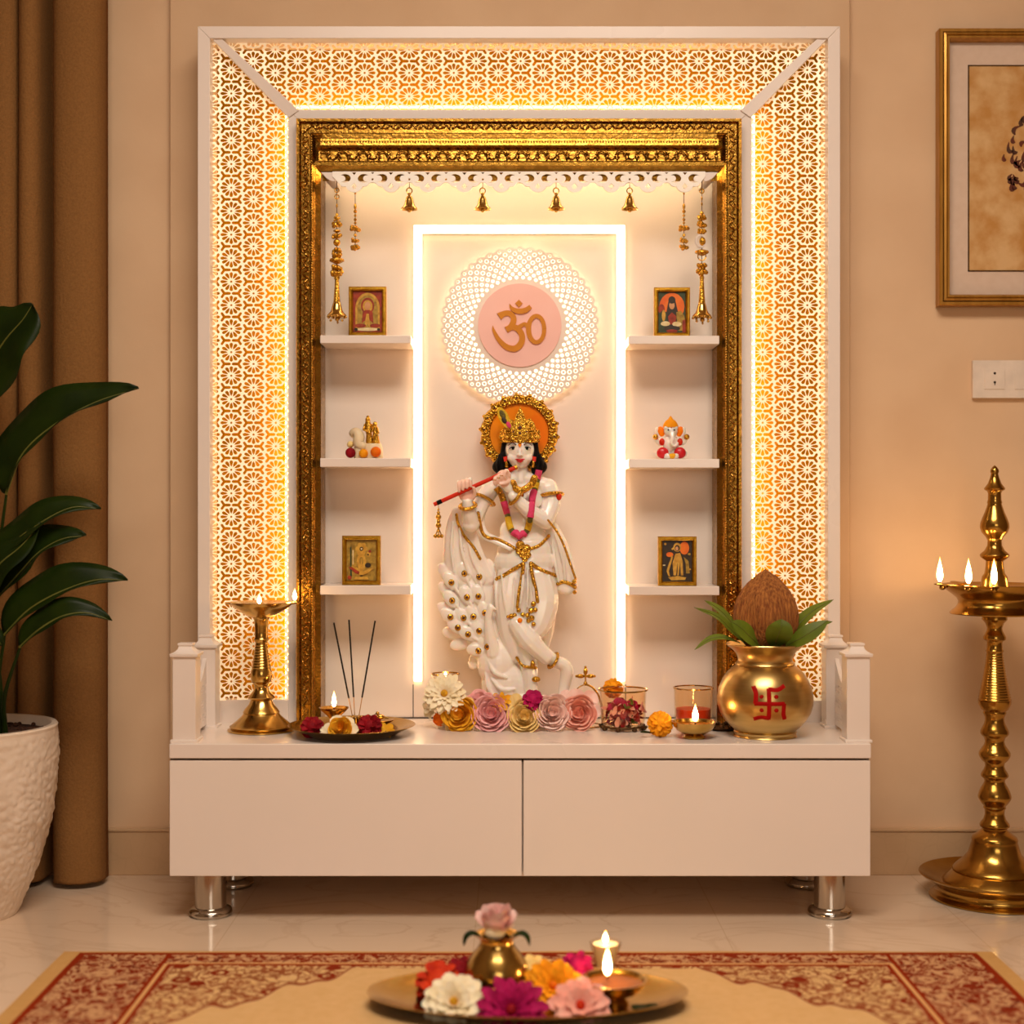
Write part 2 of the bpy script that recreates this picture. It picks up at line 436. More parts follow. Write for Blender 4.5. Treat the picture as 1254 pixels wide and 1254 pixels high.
RX0, RX1, RY1, RY0 = -.80, .858, 2.603, 1.20
def rug_mat():
    m = bpy.data.materials.new('woven_rug'); m.use_nodes = True; nt = m.node_tree; E.nt = nt; b = nt.nodes['Principled BSDF']
    vec, x, y, z = xyz(nt)
    cx = (RX0+RX1)/2
    ax = (x-cx).abs(); hw = (RX1-RX0)/2
    dx = hw-ax                      # distance in from the side edge
    cy = (RY0+RY1)/2; dy = (RY1-RY0)/2-(y-cy).abs()
    fieldc = mixc(nt, noisef(nt, vec, 60, 4), lin('#e0b985'), lin('#cfa468'))
    edgec = mixc(nt, noisef(nt, vec, 60, 4), lin('#d2a56a'), lin('#c59555'))
    # winding arabesque tendrils: contour bands of a smooth noise, plus small blossoms
    t1 = (noisef(nt, vec, 21, 1, 2.0)-.5).abs().lt(.036)
    t2 = (noisef(nt, vec, 31, 1.5, 1.5)-.53).abs().lt(.05)
    vo = nt.nodes.new('ShaderNodeTexVoronoi'); vo.inputs['Scale'].default_value = 18; nt.links.new(vec, vo.inputs['Vector'])
    ros = E(vo.outputs['Distance']); rosm = ros.lt(.30)*ros.gt(.16)
    redc = mixc(nt, noisef(nt, vec, 40, 3), lin('#923218'), lin('#76260e'))
    brown = mixc(nt, noisef(nt, vec, 25, 3), lin('#9c4a2c'), lin('#8a5a34'))
    creamc = lin('#dcae7c')
    # border band: red ground with cream tendrils
    bor = mixc(nt, (t1*.8).mx(t2*.55).mx(rosm*.7), redc, creamc)
    bor = mixc(nt, (noisef(nt, vec, 55, 2, 1)).gt(.62), bor, lin('#7a3a26'))
    # corner ground: cream with red tendrils
    spn = mixc(nt, t1.mx(t2*.9), fieldc, brown); spn = mixc(nt, rosm, spn, redc)
    wob = (x*55).sin()*.018+(x*121).sin()*.008
    spanm = ((ax-.30)-((.103-dy)*-1+.0)*1.02+wob).gt(0.0)      # stepped corner outline
    spanm = spanm.mx(dy.lt(.095))
    inner = (dx.gt(.215))*(dy.gt(.082))
    c = mixc(nt, spanm, fieldc, spn)
    ol = ((ax-.30)-((.103-dy)*-1)*1.02+wob).abs().lt(.007)*dy.gt(.08)
    c = mixc(nt, ol*.8, c, redc)
    c = mixc(nt, 1-inner, c, bor)
    # border lines
    l = ((dx-.036).abs().lt(.006)*dy.gt(.012)).mx((dy-.014).abs().lt(.006)*dx.gt(.03)).mx((dx-.206).abs().lt(.004)*dy.gt(.074)).mx((dx-.192).abs().lt(.004)*dy.gt(.02)).mx((dy-.078).abs().lt(.005)*dx.gt(.206))
    c = mixc(nt, l, c, lin('#8e2c0e'))
    l2 = ((dx-.199).abs().lt(.0035)*dy.gt(.07)).mx((dy-.070).abs().lt(.0035)*dx.gt(.199))
    c = mixc(nt, l2, c, lin('#d8a468'))
    out = dx.lt(.030).mx(dy.lt(.008))
    c = mixc(nt, out, c, edgec)
    nt.links.new(c, b.inputs['Base Color']); b.inputs['Roughness'].default_value = .95; b.inputs['Specular IOR Level'].default_value = .05
    n = nt.nodes.new('ShaderNodeTexNoise'); n.inputs['Scale'].default_value = 350; nt.links.new(vec, n.inputs['Vector'])
    bp = nt.nodes.new('ShaderNodeBump'); bp.inputs['Strength'].default_value = .5; bp.inputs['Distance'].default_value = .003
    nt.links.new(n.outputs['Fac'], bp.inputs['Height']); nt.links.new(bp.outputs['Normal'], b.inputs['Normal'])
    return m

# ------------------------------------------------------------------ the room
WD, PD = 3.19, 3.168
def wbox(x0, x1, y0, y1, z0, z1):
    m = M(); m.box(x0, x1, y0, y1, z0, z1); return m
struct('floor', wbox(-1.9, 2.0, -2.6, WD+.1, -.1, 0), floor_mat())
struct('ceiling', wbox(-1.9, 2.0, -2.6, WD+.1, 2.75, 2.85), X['ceiling'])
struct('wall_back', wbox(-1.9, 2.0, WD, WD+.1, 0, 2.75), X['wall'])
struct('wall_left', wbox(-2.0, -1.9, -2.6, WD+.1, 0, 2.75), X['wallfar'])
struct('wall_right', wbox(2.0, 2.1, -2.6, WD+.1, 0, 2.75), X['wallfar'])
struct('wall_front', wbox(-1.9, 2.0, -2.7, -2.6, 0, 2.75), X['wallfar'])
SK = skirting_mat()
xl, xr = W(208, 0, PD).x, W(1041, 0, PD).x
struct('trim_1', wbox(xl, xr, PD, WD, 0, 2.75), X['panelwall'], bevel=.002)
zt = W(0, 1016, WD-.014).z
m = wbox(-1.9, xl, WD-.014, WD, 0, zt); m.box(-1.9, xl, WD-.017, WD, zt-.004, zt+.002)
struct('baseboard_left', m, SK, bevel=.0015)
m = wbox(xr, 2.0, WD-.014, WD, 0, zt); m.box(xr, 2.0, WD-.017, WD, zt-.004, zt+.002)
struct('baseboard_right', m, SK, bevel=.0015)

# rug on the floor
m = M(); nx, ny = 110, 40
g = []
for j in range(ny+1):
    row = []
    for i in range(nx+1):
        x = RX0+(RX1-RX0)*i/nx; y = RY1+(RY0-RY1)*j/ny
        yy = y+(.004*noise.noise((x*9, y*3, 1)) if j == 0 else 0)
        row.append((x, yy, .007+.0012*noise.noise((x*5, y*5, 0))))
    g.append(row)
m.sheet(g)
bot = [[(p[0], p[1], .0005) for p in r] for r in g]
n0 = len(m.v); m.sheet(bot)
W1 = nx+1
for i in range(nx): m.f.append((i, i+1, n0+i+1, n0+i)); m.f.append((ny*W1+i, ny*W1+i+1, n0+ny*W1+i+1, n0+ny*W1+i)); m.mi += [0, 0]
for j in range(ny): m.f.append((j*W1, (j+1)*W1, n0+(j+1)*W1, n0+j*W1)); m.f.append((j*W1+nx, (j+1)*W1+nx, n0+(j+1)*W1+nx, n0+j*W1+nx)); m.mi += [0, 0]
ro = single('area_rug', 'beige rug with red scroll-patterned border lying on the marble floor', 'rug', m, rug_mat(), (0, 0, 0))

# ------------------------------------------------------------------ curtain: deep round folds in one cloth
def curtain():
    d = 3.10; s = d/F
    root = thing('curtain', 'floor-length brown woven curtain hanging in deep folds by the left wall edge', 'curtain', W(40, fy(d), d))
    # profile in px (x, towards viewer), folds as rounded lobes
    prof = []
    def lobe(x0, x1, depth, z0=0, n=18, pw=.6):
        for i in range(n+1):
            a = PI*i/n
            prof.append(((x0+x1)/2-(x1-x0)/2*math.cos(a), z0+depth*max(0, math.sin(a))**pw))
    lobe(-110, -60, 30); lobe(-54, -10, 28, -4); lobe(-8, 24, 26, -6); lobe(25, 53.5, 27, -4)
    prof += [(55, -22), (60, -30), (66, -22)]
    lobe(67, 129, 40, -12, 26, .5)
    zb, zt_ = fy(d)-7, 627-(2.70-H)*F/d
    ys = [zb, zb-3, 1003, 1001, 998, 900, 700, 500, 300, 100, -100, zt_]
    m = M(d); g = []
    for k, y in enumerate(ys):
        row = []
        f = 1 if y < 1000 else 1.02
        for i, (x, z) in enumerate(prof):
            w = 1.6*noise.noise((x*.02, y*.004, 3))
            row.append((x+w, y+(1.5*noise.noise((x*.08, 0, 1)) if k < 2 else 0), z*f+2.2*noise.noise((x*.03, y*.006, 9))+(.8 if y == 1003 else 0)))
        g.append(row)
    m.sheet(g)
    p = part(root, 'drape', m, X['curtain'], recalc=False, angle=180)
    so = p.modifiers.new('thickness', 'SOLIDIFY'); so.thickness = .004
    # lining set back behind the cloth
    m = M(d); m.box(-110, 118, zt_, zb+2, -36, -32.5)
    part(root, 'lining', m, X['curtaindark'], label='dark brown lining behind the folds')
    m = M(); h = W(0, zt_, d).z
    m.tube([(-1.25, d, h+.01), (-.84, d, h+.01)], .012, 12)
    part(root, 'curtain_rod', m, X['framedark'])
curtain()

# ------------------------------------------------------------------ base cabinet of the shrine
D1 = 2.80
cab = thing('altar_cabinet', 'wide low white drawer cabinet on steel legs carrying the shrine', 'cabinet', W(636.5, fy(2.95), 2.95))
def pbox(d, x0, x1, y0, y1, depth):
    # box whose front face fills the given px rectangle at depth d, reaching back by depth metres
    a, b = W(x0, y0, d), W(x1, y1, d); m = M(); m.box(a.x, b.x, d, d+depth, b.z, a.z); return m
m = pbox(D1+.021, 213.5, 1059.5, 930, 1073, .325)
part(cab, 'body', m, X['white'], bevel=.001)
m = pbox(D1+.012, 209, 1064, 928.5, 933, .02)
part(cab, 'gap_shade_strip', m, X['dark'], label='dark strip painted as shade in the gap under the cabinet top')  # dark strip colours in the shade between top and drawers
for x0, x1 in ((207.5, 639), (641, 1066)):
    part(cab, 'drawer_front', pbox(D1, x0, x1, 931.5, 1073, .02), X['front'], bevel=.0015)
part(cab, 'cabinet_top', pbox(D1-.003, 207, 1067, 911, 929, .366), X['white'], bevel=.002)
for px_, d in ((258, 2.865), (1016, 2.865), (258, 3.09), (1016, 3.09)):
    xw = W(px_, 0, 2.865).x; s = d/F; cxp = 627+xw/s; y0 = 627+(H-W(0, 1073, D1).z)*F/d-.5; y1 = fy(d)-.3
    m = M(d); m.lathe([(y0, 19), (y0+2, 19), (y1-9, 19)], cxp); 
    part(cab, 'leg', m, X['chrome'])
    m = M(d); m.lathe([(y1-11, 19.3), (y1-10, 21.5), (y1-8, 25), (y1-5, 26.5), (y1-3.5, 26.5), (y1-3, 24.5), (y1-1.5, 24.5), (y1, 24)], cxp)
    lg = [o for o in col.objects if o.parent == cab and o.name.startswith('leg')][-1]
    part(lg, 'foot_flange', m, X['chrome'])

# ------------------------------------------------------------------ shrine: frame, lit lattice panels, gilt frame, canopy, shelves
shr = thing('shrine', 'tall white backlit shrine surround with gilt inner frame standing on the white cabinet', 'shrine', W(636.5, ty(3.1), 3.1))
DO, DI, DB = 3.08, 3.095, 3.145      # outer frame, inner frame, back board
yb = ty(3.05)
def frame_u(m, l, t, r, b, w, d0, d1):
    # three-sided frame, mitred, as prisms in px at depth d0 running back to d1
    s0 = d0/F; zb = -(d1-d0)/s0
    m.prism([(l, t), (l+w, t+w), (l+w, b), (l, b)], zb, 0)
    m.prism([(l, t), (r, t), (r-w, t+w), (l+w, t+w)], zb, 0)
    m.prism([(r, t), (r, b), (r-w, b), (r-w, t+w)], zb, 0)
m = M(DO-.03); frame_u(m, 242, 32, 1029, ty(DO-.03), 15, DO-.03, DB+.015)
part(shr, 'outer_frame', m, X['white'], bevel=.0012)
m = M(DI-.006); frame_u(m, 353, 134, 920, ty(DI-.006), 12.5, DI-.006, DB+.015)
part(shr, 'inner_frame', m, X['white'], bevel=.0012)
# mitre bars across the corners
for sgn in (0, 1):
    fx = (lambda x: x) if not sgn else (lambda x: 1272.5-x)
    A = [W(fx(x), y, d) for x, y, d in ((256, 44, DO-.027), (270.5, 46.5, DO-.027), (366, 135, DI-.01), (353, 144, DI-.01))]
    m = M(); m.add([tuple(v) for v in A]+[(v.x, v.y+.02, v.z) for v in A], [(0, 1, 2, 3), (7, 6, 5, 4), (0, 4, 5, 1), (1, 5, 6, 2), (2, 6, 7, 3), (3, 7, 4, 0)])
    part(shr, 'mitre_bar', m, X['white'], bevel=.001)
# bottom rail under the side panels
for x0, x1 in ((257, 353), (920, 1015)):
    part(shr, 'bottom_rail', pbox(DI-.012, x0, x1, 857, ty(DI-.012), .03), X['white'], bevel=.001)

def petal_hole(cx, cy, a, r0, r1, w, sy=.90):
    out = []
    for (t, q) in ((0, 0), (.3, .62), (.68, 1), (.9, .8), (1, 0), (.9, -.8), (.68, -1), (.3, -.62)):
        r = r0+(r1-r0)*t; x = r*math.cos(a)-q*w*math.sin(a); y = r*math.sin(a)+q*w*math.cos(a)
        out.append((cx+x, cy+y*sy))
    return out
def disc(cx, cy, r, n=7, ry=None): return [(cx+r*math.cos(2*PI*k/n), cy+(ry or r)*math.sin(2*PI*k/n)) for k in range(n)]
def capsule2(x0, y0, x1, y1, r):
    a = math.atan2(y1-y0, x1-x0); out = []
    for k in (-2, -1, 0, 1, 2): out.append((x1+r*math.cos(a+k*PI/4), y1+r*math.sin(a+k*PI/4)))
    for k in (2, 3, 4, 5, 6): out.append((x0+r*math.cos(a+k*PI/4), y0+r*math.sin(a+k*PI/4)))
    return out
def lattice(name, quad, dfun, x0, y0, nx0, nx1, ny0, ny1):
    """cut-out jali sheet: twelve-petal flowers on a staggered grid with paired Y slots between"""
    xs = [p[0] for p in quad]; ys = [p[1] for p in quad]
    holes = []
    inset = 1.2
    def inside(x, y, mg):
        n = len(quad)
        for i in range(n):
            a, b = quad[i], quad[(i+1) % n]; ex, ey = b[0]-a[0], b[1]-a[1]; L = math.hypot(ex, ey)
            if ((x-a[0])*ey-(y-a[1])*ex)/L*-1 < mg: return False
        return True
    def addh(poly):
        if all(inside(x, y, .6) for x, y in poly): holes.append(poly)
        else:
            # clip by pulling outside points to the border is not a cut-out; keep the part that lies inside
            pl = poly
            n = len(quad)
            for i in range(n):
                a, b = quad[i], quad[(i+1) % n]; ex, ey = b[0]-a[0], b[1]-a[1]; L = math.hypot(ex, ey)
                f = lambda p: ((p[0]-a[0])*ey-(p[1]-a[1])*ex)/L*-1-.6
                out = []
                for k in range(len(pl)):
                    p, q = pl[k], pl[(k+1) % len(pl)]; fp, fq = f(p), f(q)
                    if fp >= 0: out.append(p)
                    if fp*fq < 0: t = fp/(fp-fq); out.append((p[0]+(q[0]-p[0])*t, p[1]+(q[1]-p[1])*t))
                pl = out
                if len(pl) < 3: return
            ar = abs(sum(pl[k][0]*pl[(k+1) % len(pl)][1]-pl[(k+1) % len(pl)][0]*pl[k][1] for k in range(len(pl))))/2
            if ar > 1.0: holes.append(pl)
    for i in range(nx0, nx1):
        for j in range(ny0, ny1):
            cx, cy = x0+27.3*i, y0+28.8*j+(14.4 if i % 2 else 0)
            if not (min(xs)-18 < cx < max(xs)+18 and min(ys)-18 < cy < max(ys)+18): continue
            addh(disc(cx, cy, 1.5))
            for k in range(12): addh(petal_hole(cx, cy, k*PI/6, 4.0, 13.5 if k % 6 == 0 else 13.0, 2.15))
            for sg in (-1, 1):
                jx = cx+sg*19.0
                addh(capsule2(jx-sg*.2, cy, jx+sg*6.0, cy, 1.75))
                addh(capsule2(jx-sg*.2, cy, jx-sg*3.2, cy-4.3, 1.6)); addh(capsule2(jx-sg*.2, cy, jx-sg*3.2, cy+4.3, 1.6))
    m = M(T=None)
    dmid = 3.04
    m.T = lambda x, y, z: tuple(W(x, y, dfun(x, y)+(0 if z > .5 else .004)))
    m.fill(quad, holes, 0, 1)
    return m
QL = [(256.5, 46), (256.5, 858), (354, 858), (354, 136)]
QR = [(1016, 46), (919.5, 136), (919.5, 858), (1016, 858)]
QT = [(256.5, 45.5), (354, 135.5), (919.5, 135.5), (1016, 45.5)]
def orient(q):
    a = sum(q[k][0]*q[(k+1) % len(q)][1]-q[(k+1) % len(q)][0]*q[k][1] for k in range(len(q)))
    return q if a > 0 else q[::-1]
dl = lambda x, y: DO+(DI-DO)*(x-257)/96
dr = lambda x, y: DO+(DI-DO)*(1016-x)/96
dt = lambda x, y: DO+(DI-DO)*(y-46)/89
for q, df, args in ((QL, dl, (283.2, 316.1, -3, 8, -12, 24)), (QR, dr, (934, 316.1, -4, 8, -12, 24)), (QT, dt, (282.7, 60.5, -2, 30, -2, 5))):
    part(shr, 'lattice_panel', lattice('lattice', orient(q), df, *args), X['lattice'], label='glowing cream cut-out flower lattice panel', smooth=False)
# amber board behind the lattice and the LED strips hidden along its edges
for q, df in ((QL, dl), (QR, dr), (QT, dt)):
    m = M(); m.T = lambda x, y, z, df=df: tuple(W(x, y, df(x, y)+(.042 if z > .5 else .047)))
    m.prism(orient([(p[0], p[1]) for p in q]), 0, 1)
    part(shr, 'backing_board', m, X['amber'], label='amber backing board behind the lattice')
def strip(name, a, b, r=.003, mm='ledhot'):
    m = M(); m.tube([a, b], r, 8); return part(shr, name, m, X[mm], label='warm LED strip hidden along the lattice edge')
e = .014
for x, d, y0 in ((351, DI+e, 140), (259.5, DO+e, 55)):
    strip('led_strip', W(x, y0, d), W(x, 856, d)); 
for x, d, y0 in ((922.5, DI+e, 140), (1013, DO+e, 55)):
    strip('led_strip', W(x, y0, d), W(x, 856, d))
strip('led_strip', W(357, 131, DI+e), W(917, 131, DI+e)); strip('led_strip', W(268, 49.5, DO+e), W(1005, 49.5, DO+e))

# back board of the niche
part(shr, 'back_board', pbox(DB, 360, 912, 140, ty(DB), .015), X['board'])
m = M(DB); 
for x in (506, 766): m.box(x-.5, x+.5, 838, ty(DB), -1, .35)
m.box(392, 880, ty(DB)-1.6, ty(DB), 0, 2)
part(shr, 'panel_joint', m, X['dark'], label='thin joint lines low on the back board')

# gilt moulded frame
GD = 3.07
def sweep_u(m, l, t, r, b, prof, d):
    s = d/F; n = len(prof); vs = []
    for (w, h) in prof:
        for (x, y) in ((l+w, b), (l+w, t+w), (r-w, t+w), (r-w, b)): vs.append((x, y, h))
    fs = []
    for i in range(n-1):
        for k in range(3): a = i*4+k; fs.append((a, a+1, a+5, a+4))
    m.add(vs, fs)
prof = [(0, -40), (0, 6), (1, 8), (4, 8), (5, 5), (6, 3), (12, 3), (17, 4), (18, 7), (19.5, 8.5), (21, 7), (21.5, 3), (22.5, 2), (23, -1), (29, -4), (29.5, -50)]
gx0, gy0, gx1 = 363.5, 146.5, 907.5
gb = ty(GD)
m = M(GD); sweep_u(m, gx0, gy0, gx1, gb, prof, GD)
gf = part(shr, 'gilt_frame', m, X['gold'], angle=25, recalc=False)
# flip if needed is handled by double-sided shading; carved scrolls along the channel
m = M(GD)
def carve(m, x, y, ang, sc=1.0, z=4):
    R = Matrix.Rotation(ang, 3, 'Z')
    m.ell((x, y, z), (4.3*sc, 1.5*sc, 2.0*sc), R, 8, 5)
k = 0; y = gy0+14
while y < gb-4:
    for xx, sg in ((gx0+11.5, 1), (gx1-11.5, -1)):
        a = .75 if k % 2 else -.75
        carve(m, xx+rnd.uniform(-.8, .8), y, a*sg+rnd.uniform(-.25, .25)); carve(m, xx-sg*3, y+3.5, -a*sg+rnd.uniform(-.4, .4), .6); carve(m, xx+sg*3, y+2, PI/2+rnd.uniform(-.4, .4), .5)
    y += 6.6; k += 1
x = gx0+16; k = 0
while x < gx1-14:
    a = .6 if k % 2 else -.6
    carve(m, x, gy0+10.5, a+rnd.uniform(-.3, .3), .95); carve(m, x+3, gy0+7.5, -a, .55)
    x += 6.8; k += 1
part(gf, 'carved_relief', m, X['goldcarve'])
m = M(GD); y = gy0+22
while y < gb-2:
    m.ell((gx0+19.5, y, 8.5), 1.25, None, 6, 4); m.ell((gx1-19.5, y, 8.5), 1.25, None, 6, 4); y += 3.1
part(gf, 'bead_moulding', m, X['gold'], kind='stuff')

# canopy (pelmet) across the top of the niche
CD = 3.0
m = M(CD)
pf = [(160, -62), (160, -14), (165, -14), (167, -11), (176, -10), (177, -3), (180, -1), (181.5, -4), (182, -7), (196, -6), (197, 0), (199, 2), (203, 2), (204.5, -1), (208, -5), (209.5, -9), (209.5, -12), (192, -12.5), (192, -62)]
xa, xb = 386.5, 886
vs = []; fs = []
for (y, z) in pf:
    ins = (0-z)*.45 if z > -20 else 6
    for x in (xa+ins, xb-ins): vs.append((x, y, z))
n = len(pf)
for i in range(n-1): fs.append((2*i, 2*i+1, 2*i+3, 2*i+2))
fs.append(tuple(2*i for i in range(n))); fs.append(tuple(2*i+1 for i in range(n)))
m.add(vs, fs)
can = part(shr, 'canopy', m, X['gold'], label='gilt carved canopy across the top of the niche', angle=25)
m = M(CD)
x = xa+8; k = 0
while x < xb-8:
    sg = 1 if k % 2 else -1
    pts = [(x+5.2*math.cos(t)*(1-t/9), 189+sg*5.2*math.sin(t)*(1-t/9), -4.2) for t in [i*.55 for i in range(9)]]
    m.tube(pts, lerpl([1.1, .7], 9), 5)
    for a in (-.9, -.3, .3, .9): carve(m, x+7.5, 189+4*math.sin(a*1.3), a*1.1*sg, .72, -4)
    x += 12.2; k += 1
part(can, 'carved_frieze', m, X['goldcarve'])
m = M(CD); x = xa+6
while x < xb-5: m.ell((x, 170.5, -10), (1.2, 1.6, 1.2), None, 6, 4); x += 3.4
part(can, 'bead_moulding', m, X['gold'], kind='stuff')
for sg in (0, 1):
    fx = (lambda x: x) if not sg else (lambda x: 1272.5-x)
    m = M(CD); m.prism([(fx(x), y) for x, y in ((392, 209.6), (410, 209.6), (410, 221), (405, 220.5), (399, 217), (395, 212.5))], -60, -5); part(can, 'bracket', m, X['white'], label='white bracket under the end of the canopy', bevel=.001)
m = M(); a, b = W(400, 201, CD+.05), W(873, 201, CD+.05); m.box(a.x, b.x, CD+.045, CD+.055, a.z-.004, a.z+.004)
part(can, 'led_strip', m, X['ledhi'], label='warm LED strip under the canopy')

# white scalloped lace board
LD = 3.006
m = M(LD); out = [(407, 210)]
holes = []
cs = [433.7+45*k for k in range(10)]
for c in cs:
    out += [(c-26.5 if c == cs[0] else c-22.5, 216 if c == cs[0] else 223), (c-19, 224), (c-16, 227.5), (c-12, 228.5)] 
    for k in range(7): t = PI-PI*k/6; out.append((c+10.5*math.cos(t)*(1-.1*math.sin(t)), 227.5+8*math.sin(t)))
    out += [(c+12, 228.5), (c+16, 227.5), (c+19, 224)]
out += [(cs[-1]+25, 216), (cs[-1]+25, 210)]
for c in cs:
    holes.append([(c, 224), (c+3.6, 228), (c, 232.2), (c-3.6, 228)])
    for sg in (-1, 1):
        cx, ix, cy = c+sg*11.6, c+sg*15.3, 218.3
        holes.append([(cx-sg*7.3*math.cos(t), cy+5.5*math.sin(t)) for t in [-2.45+4.9*k/14 for k in range(15)]]+[(ix-sg*4.4*math.cos(t), cy+.2+3.9*math.sin(t)) for t in [2.2-4.4*k/12 for k in range(13)]])
    holes.append([(c-3, 210.8), (c+3, 210.8), (c, 214.2)])
    if c != cs[-1]: holes.append(disc(c+22.5, 219.5, 1.5, 6)); holes.append([(c+20, 210.8), (c+25, 210.8), (c+22.5, 213)])
m.fill(out, holes, -2.5, 0)
m2 = M(CD+.024); m2.box(395, 878, 204, 221.5, -2, 0); part(can, 'rail', m2, X['gold'], label='gold rail behind the scalloped board')
lace = part(shr, 'lace_board', m, X['lace'], label='white cut-out scalloped board under the canopy', smooth=False)

# shelves
for x0, x1, ysl in ((392, 503, ((410.5, 420.5), (561, 572), (717, 728.5))), (770, 881, ((411, 421.5), (562, 573), (718, 729)))):
    for y0, y1 in ysl:
        part(shr, 'shelf', pbox(3.03, x0, x1, y0, y1, DB-3.03), X['white'], label='white floating shelf', bevel=.0015)
SHZ = [[W(0, y, 3.03).z for y in p] for p in ((410.5, 411), (561, 562), (717, 718))]
def shy(k, d, right=0): return 627+(H-SHZ[k][right])*F/d

# upside-down U of LED light on the back board
led = thing('led_light_frame', 'bright square arch of LED light mounted on the shrine back board', 'led light', W(636.5, 555, DB))
m = M(DB); frame_u(m, 507, 276, 765, 834, 9.3, DB-.004, DB)
m2 = M(DB-.006); frame_u(m2, 507, 276, 765, 834, 9.3, DB-.006, DB)
part(led, 'light_tube', m2, X['led'])
m = M(DB-.003); frame_u(m, 505.8, 274.8, 766.2, 834.5, 1.1, DB-.003, DB); frame_u(m, 516.4, 285.4, 755.6, 834.5, 1.0, DB-.003, DB)
part(led, 'channel', m, X['plastic'])

# backlit round screen with the om sign
MDp = 3.125
mc = (636.5, 398.5)
med = thing('wall_medallion', 'round backlit cut-out screen with gold om sign on pink disc', 'wall decoration', W(mc[0], mc[1], MDp))
m = M(MDp)
NR = 46
outl = []
for k in range(NR*6):
    a = 2*PI*k/(NR*6); ph = (k % 6)/6; outl.append((mc[0]+(93.5+3.8*abs(math.sin(PI*ph)))*math.cos(a), mc[1]+(93.5+3.8*abs(math.sin(PI*ph)))*math.sin(a)))
holes = []; isl = []
rows = [(59.0, 2.5, 0), (63.4, 2.4, .2), (68.2, 2.6, .42), (73.2, 2.75, .5), (78.4, 2.9, .58), (83.4, 2.9, .62), (88.3, 2.8, .66), (92.6, 2.2, .6)]
for i, (r, w, ring) in enumerate(rows):
    off = .5 if i % 2 else 0
    for k in range(NR):
        a = 2*PI*(k+off)/NR
        wt = min(w, r*PI/NR*.86)
        def dia(sc, n=8, sup=1.0):
            o = []
            for q in range(n):
                t = 2*PI*q/n; rr = r+w*sc*math.cos(t); o.append((mc[0]+rr*math.cos(a)-wt*sc*math.sin(t)*math.sin(a), mc[1]+rr*math.sin(a)+wt*sc*math.sin(t)*math.cos(a)))
            return o
        holes.append(dia(1.0 if ring else .95))
        if ring: isl.append(dia(ring, 8))
m.fill(outl, holes, -2, 0)
for p in isl: m.prism(p, -2, 0)
part(med, 'cut_out_screen', m, X['board'], smooth=False)
m = M(MDp); m.lathe([(0, 92), (1.2, 92)], seg=64)
m.v = []; m.f = []; m.mi = []
m.fill(disc(mc[0], mc[1], 94, 64), [], -9, -8)
part(med, 'backlight', m, X['halo'], label='glowing light panel behind the round screen')
m = M(MDp); m.fill(disc(mc[0], mc[1], 51, 64), [], 0, 1.6)
dp = part(med, 'centre_disc', m, X['pinkdisc'], label='matt pink centre disc')
m = M(MDp)
q = lambda pts: [(520+x*.1914, 290+y*.1914) for x, y in pts]
zk = [0]
def stroke(pts, wid, n=26):
    zk[0] += .12; z = zk[0]
    c = [(v.x, v.y) for v in spline([(x, y, 0) for x, y in q(pts)], n)]; m.ribbon(c, [w*.1914 for w in lerpl(wid, n)], 1.6, 3.0+z)
stroke([(476, 512), (500, 497), (535, 490), (565, 510), (568, 545), (548, 580), (522, 597)], [48, 36, 34, 36, 38, 36, 40])
stroke([(522, 597), (560, 580), (595, 590), (622, 630), (618, 680), (580, 716), (525, 706), (475, 660), (442, 600), (436, 570)], [34, 36, 38, 38, 40, 40, 36, 28, 18, 3], 40)
stroke([(585, 588), (615, 572), (640, 560), (658, 575)], [26, 26, 24, 24])
ring = [(715+50*math.cos(t), 592+84*math.sin(t)) for t in [2*PI*k/16 for k in range(17)]]
stroke(ring, [28, 26, 26, 30, 34, 28, 26, 26, 28], 44)
stroke([(543, 432), (560, 462), (600, 478), (645, 472), (678, 448)], [4, 26, 34, 34, 26])
m.prism(q([(603, 404), (627, 428), (603, 452), (579, 428)]), 1.6, 3.2)
part(med, 'om_sign', m, X['omgold'], label='raised ochre gold om sign', smooth=False)

